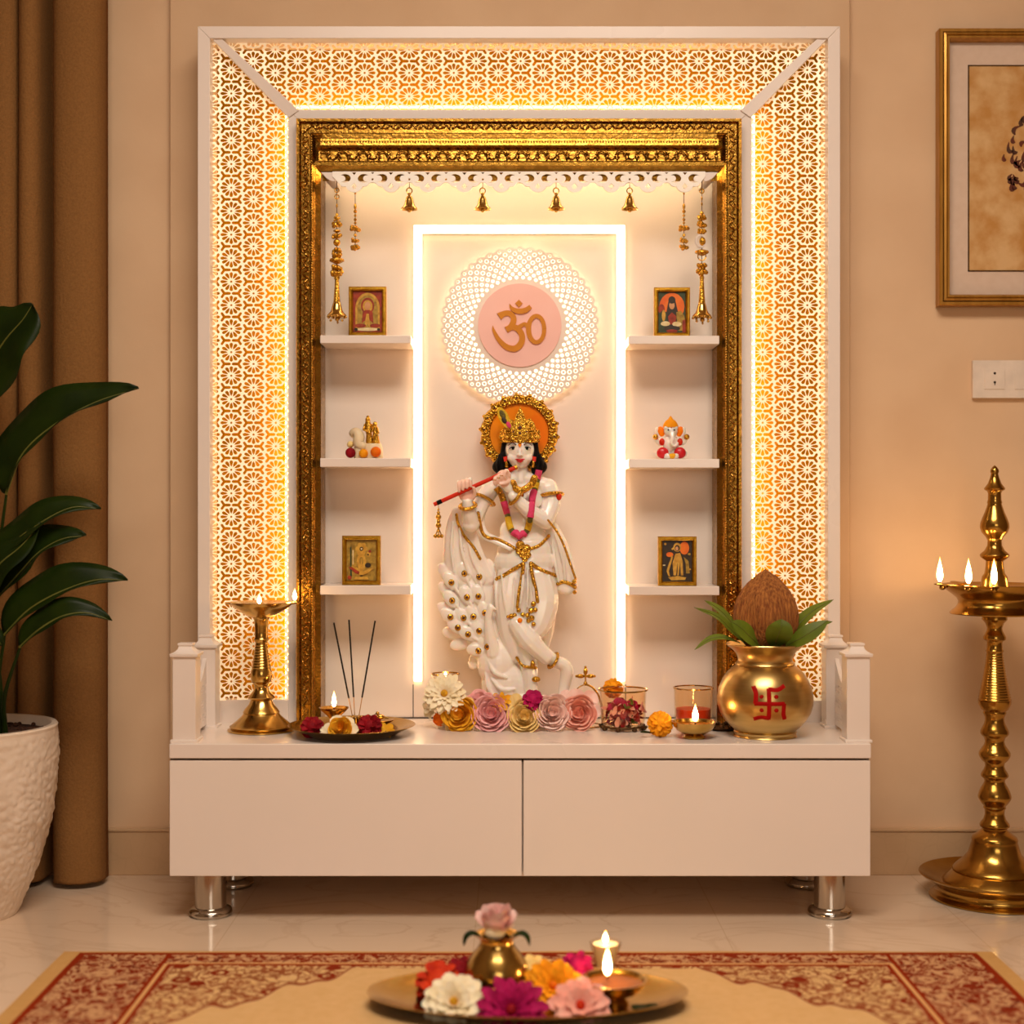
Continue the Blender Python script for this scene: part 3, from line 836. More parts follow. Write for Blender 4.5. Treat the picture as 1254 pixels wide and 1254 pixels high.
# ------------------------------------------------------------------ balustrades at both ends of the cabinet top
for sg in (0, 1):
    fx = (lambda x: x) if not sg else (lambda x: 1276.5-x)
    lab = 'white end balustrade with two capped posts left of the shrine' if not sg else 'white end balustrade with two capped posts right of the shrine'
    xw = W(fx(228.5), 0, 2.835).x
    b = thing('balustrade', lab, 'balustrade', (xw, 2.93, TABLE), 'balustrades at the cabinet ends')
    for d in (2.835, 3.022):
        m = M(); w = .0225
        zc = TABLE+.166
        m.box(xw-w, xw+w, d-w, d+w, TABLE, zc)
        m.box(xw-w-.004, xw+w+.004, d-w-.004, d+w+.004, TABLE, TABLE+.006)
        po = part(b, 'post', m, X['white'], bevel=.0015)
        # cap: stepped and swept
        m = M(); hs = [(0, w+.004), (.006, w+.005), (.007, w+.001), (.010, .0185), (.014, .0145), (.020, .0125), (.022, .0145), (.0255, .0145)]
        vs = []; fs = []
        for (z, r) in hs: vs += [(xw-r, d-r, zc+z), (xw+r, d-r, zc+z), (xw+r, d+r, zc+z), (xw-r, d+r, zc+z)]
        for i in range(len(hs)-1):
            for k in range(4): a = 4*i+k; c = 4*i+(k+1) % 4; fs.append((a, c, c+4, a+4))
        fs += [(0, 1, 2, 3), tuple(4*(len(hs)-1)+k for k in range(4))]
        m.add(vs, fs); part(po, 'post_cap', m, X['white'], bevel=.0008)
    m = M(); m.T = lambda u, v, t: (xw+(.004 if t > .5 else -.004), u, v)
    y0, y1 = 2.857, 3.0
    top = [(y0+(y1-y0)*k/16, TABLE+.145-.045*math.sin(PI*k/16)) for k in range(17)]
    hl = []
    for i in range(5):
        for j in range(3):
            cy, cz = y0+.022+i*.0295, TABLE+.026+j*.029
            for k in range(6): hl.append([(cy+math.cos(k*PI/3+t)*.004+math.cos(k*PI/3)*.0075, cz+math.sin(k*PI/3+t)*.004+math.sin(k*PI/3)*.0075) for t in [2*PI*z/6 for z in range(6)]])
    hl = [[(y, z) for y, z in h] for h in hl]
    # keep petals from touching: shrink each
    hl2 = []
    for h in hl:
        c = (sum(p[0] for p in h)/6, sum(p[1] for p in h)/6); hl2.append([(c[0]+(p[0]-c[0])*.62, c[1]+(p[1]-c[1])*.62) for p in h])
    m.fill(orient([(y0, TABLE+.008), (y1, TABLE+.008)]+top[::-1]), hl2, 0, 1)
    part(b, 'pierced_panel', m, X['white'], smooth=False)

# ------------------------------------------------------------------ wall picture, switch plate
d = WD-.03
pic = thing('framed_picture', 'large gilt-framed picture with wide mount hanging on the right wall', 'picture', W(1290, 204, WD))
l, t, r, b_ = 1150, 35, 1432, 374
def sweep4(m, l, t, r, b, prof):
    vs = []; fs = []; n = len(prof)
    for (w, h) in prof: vs += [(l+w, t+w, h), (r-w, t+w, h), (r-w, b-w, h), (l+w, b-w, h)]
    for i in range(n-1):
        for k in range(4): a = 4*i+k; c = 4*i+(k+1) % 4; fs.append((a, c, c+4, a+4))
    m.add(vs, fs)
m = M(d); sweep4(m, l, t, r, b_, [(0, -15), (0, 1), (1, 2), (4, 2), (5, 0)]); part(pic, 'frame_edge', m, X['frame'], recalc=False, angle=25)
m = M(d); sweep4(m, l, t, r, b_, [(5, -3), (5.5, 3), (8, 4), (9, 2), (10, 3.5), (12, 3.5), (13, 0), (14, -4), (14.5, -10)]); part(pic, 'frame', m, X['frame'], recalc=False, angle=25)
m = M(d); m.box(l+13, r-13, t+13, b_-13, -12, -9); mo = part(pic, 'mount', m, X['mount'])
m = M(d); m.box(1189, 1393, 78, 330, -9, -8.4); pr = part(pic, 'print', m, X['art'])
m = M(d); m.box(1188, 1394, 77, 78.6, -9, -8); m.box(1188, 1394, 329.5, 331, -9, -8); m.box(1188, 1189.6, 77, 331, -9, -8); m.box(1392.5, 1394, 77, 331, -9, -8)
part(pic, 'inner_line', m, X['framedark'])
m = M(d); rr = random.Random(3)
ccx, ccy = 1291, 196
for k in range(120):
    a = rr.uniform(0, 2*PI); rad = rr.uniform(.25, 1)
    x, y = ccx+56*rad*math.cos(a), ccy+70*rad*math.sin(a)
    if rad > .55 or k % 2:
        b0 = a+rr.uniform(-1, 1); L = rr.uniform(5, 11)
        pts = [(v.x, v.y) for v in bez((x, y, 0), (x+L*math.cos(b0), y+L*math.sin(b0), 0), (x+L*math.cos(b0+1.4), y+L*math.sin(b0+1.4)*1.4, 0), 7)]
        m.ribbon(pts, [1.5, 4, 5.5, 5.2, 4, 2.4, 1], -8.4, -8.1)
part(pr, 'painted_motif', m, X['artline'], smooth=False)

d = WD-.006
sw = thing('switch_plate', 'white wall switch plate with a two-hole socket below the framed picture', 'switch', W(1235, 464, WD))
m = M(d); m.box(1190.5, 1284, 441.5, 488, -3.3, 3); part(sw, 'plate', m, X['plastic'], bevel=.002)
for x0, x1, two in ((1204.5, 1229.5, 1), (1241.5, 1266.5, 0)):
    m = M(d); m.box(x0, x1, 452.5, 477, 2.5, 3.8); mo = part(sw, 'switch_module' if not two else 'socket_module', m, X['plastic'], bevel=.0006)
    if two:
        m = M(d); m.prism(disc(1217, 457.5, 1.6, 10), 3.5, 3.9); m.prism(disc(1217, 468.5, 1.6, 10), 3.5, 3.9); m.box(1216.6, 1217.6, 469, 472, 3.5, 3.9); part(mo, 'socket_holes', m, X['dark'])
    else:
        m = M(d); m.prism(disc(1254, 465, .8, 8), 3.5, 3.9); part(mo, 'indicator', m, X['dark'])
# ------------------------------------------------------------------ flames and lamps
def flame_m(m, x, y, h, r, z=0):
    # base at y, rising h px
    m.lathe([(y, r*.35), (y-h*.06, r*.62), (y-h*.18, r*.95), (y-h*.30, r), (y-h*.45, r*.85), (y-h*.62, r*.58), (y-h*.80, r*.27), (y-h*.93, r*.09), (y-h, .02)], x, z, 14)
def add_flame(root, d, x, y, h, r, z=0):
    m = M(d); m.tube([(x, y+h*.10, z), (x, y-h*.10, z)], r*.28, 6); part(root, 'wick', m, X['wick'])
    m = M(d); flame_m(m, x, y-h*.06, h, r, z); part(root, 'flame', m, X['flame'])
def shift(prof, dy): return [(y+dy, r) for y, r in prof]

# standing lamp at the right wall
d = 2.99; cx = 1218
lamp = thing('standing_oil_lamp', 'tall turned brass oil lamp standing on the floor beside the right wall', 'oil lamp', W(cx, fy(d), d))
yf = fy(d)
base = [(1012.7, 15), (1015, 14.5), (1019, 19), (1024, 26), (1027, 27.5), (1030, 27), (1037, 29), (1045, 31.5), (1053, 38), (1059, 45), (1063, 49), (1065, 50), (1067, 49.5), (1071, 54), (1076, 60), (1079, 62)]
m = M(d); m.lathe(base+[(1080, 62), (1080.5, 20)], cx, 0, 72); part(lamp, 'base', m, X['oldbrass'])
m = M(d); m.lathe([(1079, 40), (1079.5, 66), (1078, 72), (1074, 82), (1070.5, 87.5), (1069.5, 89), (1070.5, 90), (1073, 88), (1077.5, 80), (1082, 72), (1086, 69), (1092, 69.5), (1095, 72.5), (1096, 76), (1097.5, 77.5), (yf-.8, 77.5), (yf, 76), (yf, 50)], cx, 0, 80); part(lamp, 'drip_pan', m, X['oldbrass'])
stem = [(750, 12), (752, 14.5), (758.6, 15.2), (760, 14), (763, 11), (769, 9), (772, 9.4), (776, 11.5), (780, 13.6), (783, 13.2), (785, 10), (787, 9.2), (795, 9.6), (797, 10.8), (799, 9.8)]
y = 801
while y < 856:
    t = (y-801)/55; r = 9.8+9.6*t**1.2; stem += [(y, r), (y+1.1, r+.7), (y+2.2, r+.1)]; y += 3.2
stem += [(858, 20), (862, 19.4), (868, 16.5), (871, 13.5), (872.5, 14), (875, 13), (878, 11.6), (882, 11.5), (886, 12.5), (891, 15), (895, 16.8), (898, 17), (900.5, 15.5), (903, 12.8), (908, 11.4), (912, 12.6), (917, 16), (921, 18.6), (924, 19), (927, 18), (931, 15.5), (934, 12), (938, 11.4), (942, 12.8), (946, 15.4), (949, 16.6), (951, 16), (954, 12.6), (957, 12.2), (960, 13.4), (965, 16.5), (970, 18.6), (975, 20), (978, 19.4), (983, 16.2), (987, 12.8), (989, 13.6), (991, 12), (997, 11.6), (1003, 13.4), (1007, 16.6), (1010, 18), (1012, 17.4), (1014, 14.5)]
m = M(d); m.lathe(stem, cx, 0, 48); part(lamp, 'stem', m, X['oldbrass'])
m = M(d)
prof_d = [(720, 3), (721, 30), (719.5, 50), (716.5, 58), (715.2, 60.5), (716, 61.5), (718, 61), (722, 58), (728, 50), (732, 45), (736, 43), (740, 43.5), (744, 46), (748, 51), (750.5, 53.5), (752, 52.5), (752.5, 14)]
m.lathe(prof_d, cx, 0, 80)
oilp = part(lamp, 'oil_dish', m, X['oldbrass'])
for a in (PI, PI*.76, PI*.5+.33, PI*.24, 0.0, PI*1.35):
    ca, sa = math.cos(a), math.sin(a)
    m = M(d)
    pts = [(cx+ca*r, y, sa*r) for r, y in ((52, 718.5), (60, 716.8), (68, 715.8), (74, 715.2))]
    m.tube(pts, [7.5, 6.5, 4.8, 1.8], 10, flat=.35, fdir=(0, 1, 0)); m.ell((cx+ca*64, 719.5, sa*64), (4, 3.2, 4))
    part(oilp, 'spout', m, X['oldbrass'])
for a, rr in ((PI, 67), (PI*.76, 62), (PI*.5+.33, 62), (0.0, 66)):
    add_flame(lamp, d, cx+rr*math.cos(a), 714.5, 31, 3.7, rr*math.sin(a))
fin = [(718, 17), (712, 16), (706, 15), (702, 12.2), (694, 10.8), (687, 10.4), (684.5, 14), (682.5, 16.5), (680, 17.6), (678, 16.6), (674, 12), (668, 8.8), (662, 8.4), (659.5, 9.6), (657, 11), (652, 15.4), (646, 17.4), (641, 17), (635, 15), (627, 11.6), (620, 9.2), (617, 8.3), (615.5, 9), (612, 8), (604, 7.8), (601.5, 9), (600, 11.8), (598, 12.5), (596, 11), (592, 8), (585, 5.4), (580, 4.2), (578, 5.2), (575, 4.8), (572, 2.8), (569.8, .3)]
m = M(d); m.lathe(fin, cx, 0, 44); part(lamp, 'finial', m, X['oldbrass'])

# small lamp on the cabinet
d = 2.97; cx = 320; yt = ty(d)
l2 = thing('oil_lamp', 'brass pedestal oil lamp with wide dish on the left of the cabinet top', 'oil lamp', W(cx, yt, d))
m = M(d); m.lathe([(835, 12), (838, 9), (841, 8.4), (846, 10), (851, 14.5), (853.5, 16.5), (855, 16), (857, 13), (862, 15), (868, 20), (872, 22.5), (873, 21.5), (876, 23.5), (882, 30), (887, 36), (888.5, 38.5), (890, 38), (891, 36.5), (891.5, 38.5), (892.6, 41), (894, 41), (yt, 39), (yt, 30)], cx, 0, 64); part(l2, 'base', m, X['brass'])
prof2 = [(753, 14), (757, 10.5), (759, 9), (766, 8.4), (774, 8.2), (780, 8), (782.5, 9.6), (785, 8.6), (787, 7)]
y = 789
while y < 818: t = (y-789)/30; r = 7.4+4.4*t; prof2 += [(y, r), (y+1, r+.5), (y+2, r)]; y += 3.4
prof2 += [(822, 12.8), (828, 13.2), (834, 12.4), (837, 9)]
m = M(d); m.lathe(prof2, cx, 0, 36); part(l2, 'stem', m, X['brass'])
m = M(d); m.lathe([(740, 2), (740.5, 24), (738.5, 34), (737, 38), (737.8, 39), (740, 37.5), (744, 33), (749, 26), (752.5, 20), (755, 16), (756, 9)], cx, 0, 64); od = part(l2, 'oil_dish', m, X['brass'])
m = M(d); m.tube([(cx+32, 739, 0), (cx+40, 738, 0), (cx+47.5, 737.2, 0)], [6, 4.5, 1.5], 10, flat=.4, fdir=(0, 1, 0)); part(od, 'spout', m, X['brass'])
m = M(d); m.tube([(cx-30, 739, 10), (cx-37, 738, 12), (cx-42, 737.2, 14)], [6, 4.5, 1.5], 10, flat=.4, fdir=(0, 1, 0)); part(od, 'spout', m, X['brass'])
add_flame(l2, d, 361, 736, 15, 2.6); add_flame(l2, d, 321, 739, 13, 2.4, 20)

# ------------------------------------------------------------------ flower builders (all in px about a centre)
def basis(ax):
    a = Vector(ax).normalized(); u = a.orthogonal().normalized(); return a, u, a.cross(u)
def petal(m, c, dirv, nrm, L, w, lift=.2, droop=.0, cup=.25, nl=6, tip=.0, r0=0.0, ruffle=0, rnd_=None):
    # a petal growing from c along dirv, upper side nrm
    side = dirv.cross(nrm).normalized(); g = []
    for i in range(nl+1):
        t = i/nl; al = lift-droop*t
        p = c+dirv*(r0+L*t*math.cos(al))+nrm*(L*t*math.sin(lift)-L*droop*t*t*.5)
        ww = w*(.38+.62*math.sin(PI/2*t/.62) if t < .62 else max(.22+tip*.5, math.sqrt(max(0, 1-((t-.62)/.39)**2))))
        row = []
        for j in (-1, -.5, 0, .5, 1):
            z = cup*ww*(j*j)+(ruffle*(rnd_.uniform(-1, 1)) if rnd_ and t > .5 else 0)
            row.append(tuple(p+side*(ww*j)+nrm*z))
        g.append(row)
    m.sheet(g)
def daisy(m, c, R, ax, layers, w=.22, seed=1, jit=.12):
    rr = random.Random(seed); a, u, v = basis(ax); c = Vector(c)
    for (n, Lf, lift, droop) in layers:
        ph = rr.uniform(0, 1)
        for k in range(n):
            t = 2*PI*(k+ph)/n+rr.uniform(-jit, jit); dv = u*math.cos(t)+v*math.sin(t); L = R*Lf*rr.uniform(.92, 1.06)
            petal(m, c+dv*(R*.06), dv, a, L, L*w*1.0, lift+rr.uniform(-.1, .1), droop, .3, r0=0)
def dome(m, c, R, ax, n, pl, pw, seed=1, flat=.75, spread=1.0):
    # marigold / carnation: petals all over a dome
    rr = random.Random(seed); a, u, v = basis(ax); c = Vector(c)
    for k in range(n):
        f = (k+.5)/n; th = math.acos(1-1.25*f*spread) if 1-1.25*f*spread > -1 else PI*.7; ph = k*2.39996
        nn = (a*math.cos(th)*flat+(u*math.cos(ph)+v*math.sin(ph))*math.sin(th)).normalized()
        tv = (u*math.cos(ph)+v*math.sin(ph))*math.cos(th)-a*math.sin(th)
        base = c+nn*(R*(1-pl)*.8)
        dv = (nn*.85+tv*.5+Vector((rr.uniform(-.25, .25), rr.uniform(-.25, .25), rr.uniform(-.25, .25)))).normalized()
        up = (nn-dv*nn.dot(dv)); up = (up if up.length > .05 else dv.orthogonal()).normalized()
        petal(m, base, dv, up, R*pl*1.1, R*pw, .1, .6, .35, 4, tip=.5, ruffle=R*.02, rnd_=rr)
    m.ell(tuple(c+a*(-R*.05)), R*.62, None, 10, 7)
def rose(m, c, R, ax, seed=1, layers=5):
    rr = random.Random(seed); a, u, v = basis(ax); c = Vector(c)
    for q in range(layers):
        f = (q+1)/layers; rho = R*(.16+.84*f); n = 3 if q < 2 else 5; hgt = R*(1.0-.42*f); ph = rr.uniform(0, 6)
        for k in range(n):
            t0 = ph+2*PI*k/n+rr.uniform(-.15, .15); half = (PI/n)*1.45; g = []
            for i in range(7):
                t = i/6; row = []
                for j in range(9):
                    s = j/4-1; ang = t0+half*s*(.55+.45*math.sin(PI*min(1, t*.85+.15)))
                    edge = 1-.20*abs(s)**2.5*t
                    rad = rho*(.35+.65*math.sin(PI/2*min(1, t*1.1)))+(R*.13*max(0, t-.75)*4*(1 if q > 1 else .2))*(1-.4*abs(s))
                    hh = (-.55*R*f+(hgt+.55*R*f)*t*edge)-R*.16*max(0, t-.8)*5*(f*.9)
                    rad += k*.01*R+s*R*.035
                    row.append(tuple(c+(u*math.cos(ang)+v*math.sin(ang))*rad+a*hh))
                g.append(row)
            m.sheet(g)
    m.ell(tuple(c+a*(-R*.1)), (R*.3,)*3, None, 8, 6)
UP = (0, -.55, .84)

def flower(name, label, d, c, R, kind, mats, ax=UP, seed=1, group=None, centre=None, **kw):
    m = M(d)
    if kind == 'rose': rose(m, c, R, ax, seed, **kw)
    elif kind == 'dome': dome(m, c, R, ax, kw.get('n', 60), kw.get('pl', .55), kw.get('pw', .2), seed, kw.get('flat', .75), kw.get('spread', 1))
    else: daisy(m, c, R, ax, kw['layers'], kw.get('w', .22), seed)
    loc = W(c[0], c[1]+R*.4, d)
    o = single(name, label, 'flower', m, X[mats], loc, group, recalc=False, angle=180)
    if centre:
        a = Vector(ax).normalized(); cc = Vector(c)+a*(R*.16)
        mm = M(d); mm.ell(tuple(cc), (R*centre[1],)*3, None, 12, 8); part(o, 'flower_centre', mm, X[centre[0]])
    return o
def sepals(o, d, c, R, ax, n=5, L=.9, mats='p_green', seed=4):
    m = M(d); daisy(m, (Vector(c)-Vector(ax).normalized()*R*.35), R, ax, [(n, L, -.15, .3)], .2, seed); part(o, 'sepals', m, X[mats], recalc=False, angle=180)

# garland row at the foot of the statue
G = 'flowers laid at the foot of the statue'
LAY = [(16, 1.0, .12, .35), (14, .86, .35, .3), (12, .66, .6, .25), (10, .45, .9, .2)]
d = 2.99
flower('white_daisy', 'cream white many-petalled flower at the left end of the row before the statue', d, (545, 849, 10), 26, 'daisy', 'p_white', (-.1, -.45, .9), 3, G, ('p_centre', .17), layers=LAY, w=.20)
flower('white_blossom', 'small drooping cream blossom below the big white flower', d, (529, 866, 2), 14, 'daisy', 'p_white', (-.8, .1, .6), 5, G, layers=[(6, 1, .5, .2), (5, .7, .8, .1)], w=.34)
o = flower('marigold_bud', 'round orange bud under the big white flower', d, (539, 880, 4), 10.5, 'dome', 'p_orange', (0, .2, 1), 6, G, n=34, pl=.35, pw=.3); sepals(o, d, (539, 878, 2), 10, (0, .9, .4))
o = flower('yellow_rose', 'golden yellow rose, first of the roses from the left', d, (564, 874, 10), 20, 'rose', 'p_yellow', (-.15, -.2, .95), 11, G)
m = M(d); daisy(m, (564, 876, 4), 26, (-.15, -.2, .95), [(6, 1, .35, .3)], .42, 8); part(o, 'outer_petals', m, X['p_yelpale'], label='pale cream outer petals', recalc=False, angle=180)
flower('pink_rose', 'mauve pink rose between the yellow and the cream rose', d, (602, 873, 10), 22, 'rose', 'p_pink', (.0, -.25, .95), 12, G, layers=6)
flower('cream_rose', 'cream rose in the middle of the row before the statue', d, (642, 877, 14), 19, 'rose', 'p_yelpale', (0, -.35, .93), 13, G)
flower('pink_rose', 'light pink rose right of the cream rose', d, (675, 872, 10), 21, 'rose', 'p_pinkpale', (.1, -.3, .93), 14, G, layers=6)
o = flower('peach_rose', 'peach pink rose at the right end of the row before the statue', d, (709, 873, 8), 20, 'rose', 'p_peach', (-.1, -.2, .95), 15, G)
m = M(d); daisy(m, (711, 868, 2), 25, (.1, -.2, .95), [(6, 1, .3, .3)], .42, 9); part(o, 'outer_petals', m, X['p_pinkpale'], label='pale peach outer petals', recalc=False, angle=180)
d = 3.0
flower('yellow_blossom', 'small yellow star-shaped blossom on top of the pink and cream roses', d, (614, 857, 18), 12, 'daisy', 'p_yellow', (0, -.3, .95), 21, G, layers=[(8, 1, .3, .2), (7, .7, .7, .2)], w=.26)
o = flower('magenta_carnation', 'ruffled magenta flower on top beside the statue foot', d, (652, 855, 20), 15, 'dome', 'p_magenta', (.05, -.35, .9), 22, G, n=46, pl=.7, pw=.26); sepals(o, d, (640, 850, 12), 10, (-.8, -.3, .2), 3)
flower('pink_blossom', 'rosy pink petals showing behind the yellow and pink roses', 3.01, (588, 860, 4), 15, 'rose', 'p_pink', (-.2, -.7, .6), 24, G)
flower('white_blossom', 'pale white petals tucked behind the cream rose', 3.01, (630, 862, 6), 13, 'daisy', 'p_yelpale', (0, -.3, .9), 25, G, layers=[(5, 1, .35, .2)], w=.5)
flower('cream_blossom', 'pale cream petals behind the light pink and peach roses', 3.01, (692, 860, 6), 14, 'daisy', 'p_pinkpale', (0, -.4, .9), 26, G, layers=[(6, 1, .3, .2)], w=.45)
m = M(2.99)
for x, y, t in ((645, 884, .5), (622, 884, 2.6)): petal(m, Vector((640, 880, -2)), Vector((math.cos(t), .1, math.sin(t)*.4)).normalized(), Vector((0, -.7, .7)), 20, 5)

# clear votive behind the white flower
def votive(name, label, d, cx, yb, yt_, rb, rt, glassm, wax=None, waxh=.4, flame=None, rim=None):
    o = thing(name, label, 'candle holder', W(cx, yb, d))
    m = M(d); m.lathe([(yb, 1), (yb, rb*.96), (yb-1, rb), (yb-(yb-yt_)*.5, rb+(rt-rb)*.4), (yt_, rt), (yt_-.5, rt+.3), (yt_, rt-1), (yb-(yb-yt_)*.5, rb+(rt-rb)*.4-1.2), (yb-3, rb-1.3), (yb-2.6, 1)], cx, 0, 40, caps=False)
    part(o, 'glass_cup', m, X[glassm], recalc=False)
    if rim:
        m = M(d); m.lathe([(yt_-.7, rt+.7), (yt_+.9, rt+.6), (yt_+.9, rt-.9), (yt_-.7, rt-.8), (yt_-.7, rt+.7)], cx, 0, 40, caps=False); part(o, 'rim', m, X[rim])
    if wax:
        m = M(d); yw = yb-2.9-(yb-yt_)*waxh; m.lathe([(yb-2.9, rb-2), (yw, rb-1.8+(rt-rb)*waxh*.8), (yw-.3, 1)], cx, 0, 32); part(o, 'candle_wax', m, X[wax])
    if flame: add_flame(o, d, cx, flame[0], flame[1], flame[2])
    return o
d = 3.04; yt = ty(d)
votive('votive_glass', 'clear flared glass candle holder with gold rim behind the big white flower', d, 545.5, yt, 825, 11, 17, 'glass', 'wax', .72, (829, 7, 1.6), 'brass')

# glass dome with gold finial
d = 3.035; yt = ty(d)
bd = thing('glass_dome', 'small clear glass dome with gold cross-shaped finial and rope edge beside the statue foot', 'glass dome', W(717, yt, d))
m = M(d); m.lathe([(yt, 20), (yt-14, 20), (yt-28, 18.5), (yt-40, 14), (yt-48, 8), (yt-51.5, 2)], 717, 0, 36, caps=False); part(bd, 'dome', m, X['glass'])
tp = yt-52
m = M(d); m.ell((717, tp, 0), (2.5, 3, 2.5)); m.tube([(717, tp, 0), (717, tp-10, 0)], [1.2, 1], 8)
for a in (-PI/2, PI, 0): 
    e_ = Vector((math.cos(a), math.sin(a), 0)); s0 = Vector((717, tp-9, 0)); m.ell(tuple(s0+e_*6), (5, 2.7, 2), Matrix.Rotation(a, 3, 'Z')); m.ell(tuple(s0+e_*11), 1.7)
m.ell((717, tp-9, 0), 2.2)
part(bd, 'finial', m, X['jewel'])
m = M(d)
def arc_(sg): return [(717+sg*r, y, 3) for r, y in ((1.5, tp+1), (8.5, tp+4.5), (14.5, tp+12), (19, tp+24), (20.6, tp+38), (20.8, yt-1))]
m.tube(spline(arc_(1), 30), 1.3, 8); m.tube(spline(arc_(-1), 30), .7, 8)
for k, p in enumerate(spline(arc_(1), 26)): m.ell(tuple(p), (1.9, 1.1, 1.6), Matrix.Rotation(.8, 3, 'Z'), 6, 4)
m.lathe([(yt-1.6, 20.5), (yt-.8, 21.3), (yt, 20.5)], 717, 0, 36, caps=False)
part(bd, 'rope_edge', m, X['jewel'], label='twisted gold rope edge')

# glass bowl with petals on gold feet
d = 2.985; yt = ty(d)
gb_ = thing('glass_bowl', 'round clear glass bowl of mixed petals on small metal feet', 'bowl', W(763, yt, d))
y0 = yt-4.5
m = M(d); m.lathe([(y0, 1), (y0, 22), (y0-3, 26), (y0-10, 27.5), (y0-28, 27.8), (y0-42, 28.5), (y0-44.5, 30), (y0-44.8, 29), (y0-42, 27.4), (y0-28, 26.6), (y0-10, 26.3), (y0-3.5, 24.6), (y0-1.5, 20), (y0-1.4, 1)], 763, 0, 48, caps=False); part(gb_, 'glass_cup', m, X['amberglass'], recalc=False)
m = M(d); m.lathe([(y0-45.5, 30.2), (y0-44, 30.6), (y0-43.4, 29.8), (y0-44.8, 29.4), (y0-45.5, 30.2)], 763, 0, 48, caps=False); part(gb_, 'rim', m, X['brass'])
m = M(d)
m.lathe([(y0-2, 27), (y0+.2, 27.5), (y0+1, 25), (y0+.5, 22)], 763, 0, 40, caps=False)
for k in range(8):
    a = k*PI/4+.3; m.ell((763+26*math.cos(a), yt-2.4, 26*math.sin(a)), (3.2, 2.3, 3.0)); m.ell((763+29*math.cos(a), yt-4.5, 29*math.sin(a)), (1.8, 1.8, 1.8))
part(gb_, 'footed_base', m, X['framedark'], label='dark bronze footed base')
rr = random.Random(5)
for nm, mm_, cnt in (('red_petals', 'p_darkred', 30), ('pink_petals', 'p_pink', 36), ('magenta_petals', 'p_magenta', 30), ('green_leaves', 'p_green', 10)):
    m = M(d)
    for k in range(cnt):
        a = rr.uniform(0, 2*PI); r = rr.uniform(6, 21.5); c = Vector((763+r*math.cos(a), y0-rr.uniform(4, 27), r*math.sin(a)))
        n_ = Vector((math.cos(a)*.6+rr.uniform(-.5, .5), rr.uniform(-1, .2), math.sin(a)*.8)).normalized(); dv = n_.orthogonal().normalized(); dv = Quaternion(n_, rr.uniform(0, 6)) @ dv
        petal(m, c, dv, n_, rr.uniform(8, 13)*(1 if r < 15 else .72), rr.uniform(5, 8), .2, .6, .4, 4)
    o = single(nm, {'red_petals': 'dark red petals inside the glass bowl', 'pink_petals': 'pale pink petals inside the glass bowl', 'magenta_petals': 'magenta petals inside the glass bowl', 'green_leaves': 'little green leaves among petals inside the glass bowl'}[nm], 'petals', m, X[mm_], W(763, y0-3, d), 'petals in the glass bowl', recalc=False, angle=180); o['kind'] = 'stuff'
flower('marigold', 'yellow marigold lying behind the glass bowl', 3.05, (751, 843, 0), 15, 'dome', 'p_mari', (0, -.6, .8), 31, 'loose marigolds', n=70, pl=.5, pw=.17)

# amber votive, front diya, marigold with leaf
d = 3.01; yt = ty(d)
votive('votive_glass', 'amber glass tumbler with red candle standing behind the small brass lamp', d, 849, yt, 842, 22.5, 24, 'amberglass', 'redwax', .42, None, 'brass')
d = 2.87; yt = ty(d)
def diya(name, label, d, cx, yb, yr, r, fl, foot=.5, mm_='brass', z=0, group=None, fx=0):
    o = thing(name, label, 'oil lamp', W(cx, yb, d))
    h = yb-yr
    m = M(d); m.lathe([(yb, 1), (yb, r*foot), (yb-h*.10, r*foot*1.02), (yb-h*.2, r*foot*.8), (yb-h*.3, r*foot*1.05), (yb-h*.5, r*.78), (yb-h*.75, r*.93), (yr, r), (yr-.7, r*1.02), (yr-.4, r*.95), (yr+h*.2, r*.86), (yr+h*.3, r*.5), (yr+h*.32, 1)], cx, z, 48, caps=False); part(o, 'bowl', m, X[mm_], recalc=False)
    m = M(d); m.lathe([(yr+h*.14, .5), (yr+h*.14, r*.89)], cx, z, 40, caps=False); part(o, 'oil', m, X['oil'])
    add_flame(o, d, cx+fx, fl[0], fl[1], fl[2], z+fl[3])
    return o
diya('brass_diya', 'small shallow brass oil lamp with lit wick before the amber tumbler', d, 850, yt, 884, 27, (883, 22, 3.6, 12), .5)
o = flower('marigold', 'orange-yellow marigold lying left of the small brass lamp', 2.89, (808, 886, 4), 19, 'dome', 'p_mari', (-.05, -.35, .93), 33, 'loose marigolds', n=90, pl=.5, pw=.15)
m = M(2.89); petal(m, Vector((800, 897, 6)), Vector((-1, .02, .2)).normalized(), Vector((0, -1, .2)).normalized(), 17, 4.5, .1); part(o, 'leaf', m, X['leaf'], recalc=False, angle=180)
d = 2.985; yt = ty(d)
m = M(d); m.lathe([(yt, 1), (yt, 15), (yt-2, 18), (yt-4, 22), (yt-4.6, 22), (yt-3, 17), (yt-1.8, 1)], 884, 0, 40, caps=False)
for k in range(11): a = k*2*PI/11; m.ell((884+19*math.cos(a), yt-5.5, 19*math.sin(a)), (3.2, 2.6, 3.2))
single('bead_dish', 'low dark bronze dish with knobbed rim beside the brass pot', 'dish', m, X['framedark'], W(884, yt, d))

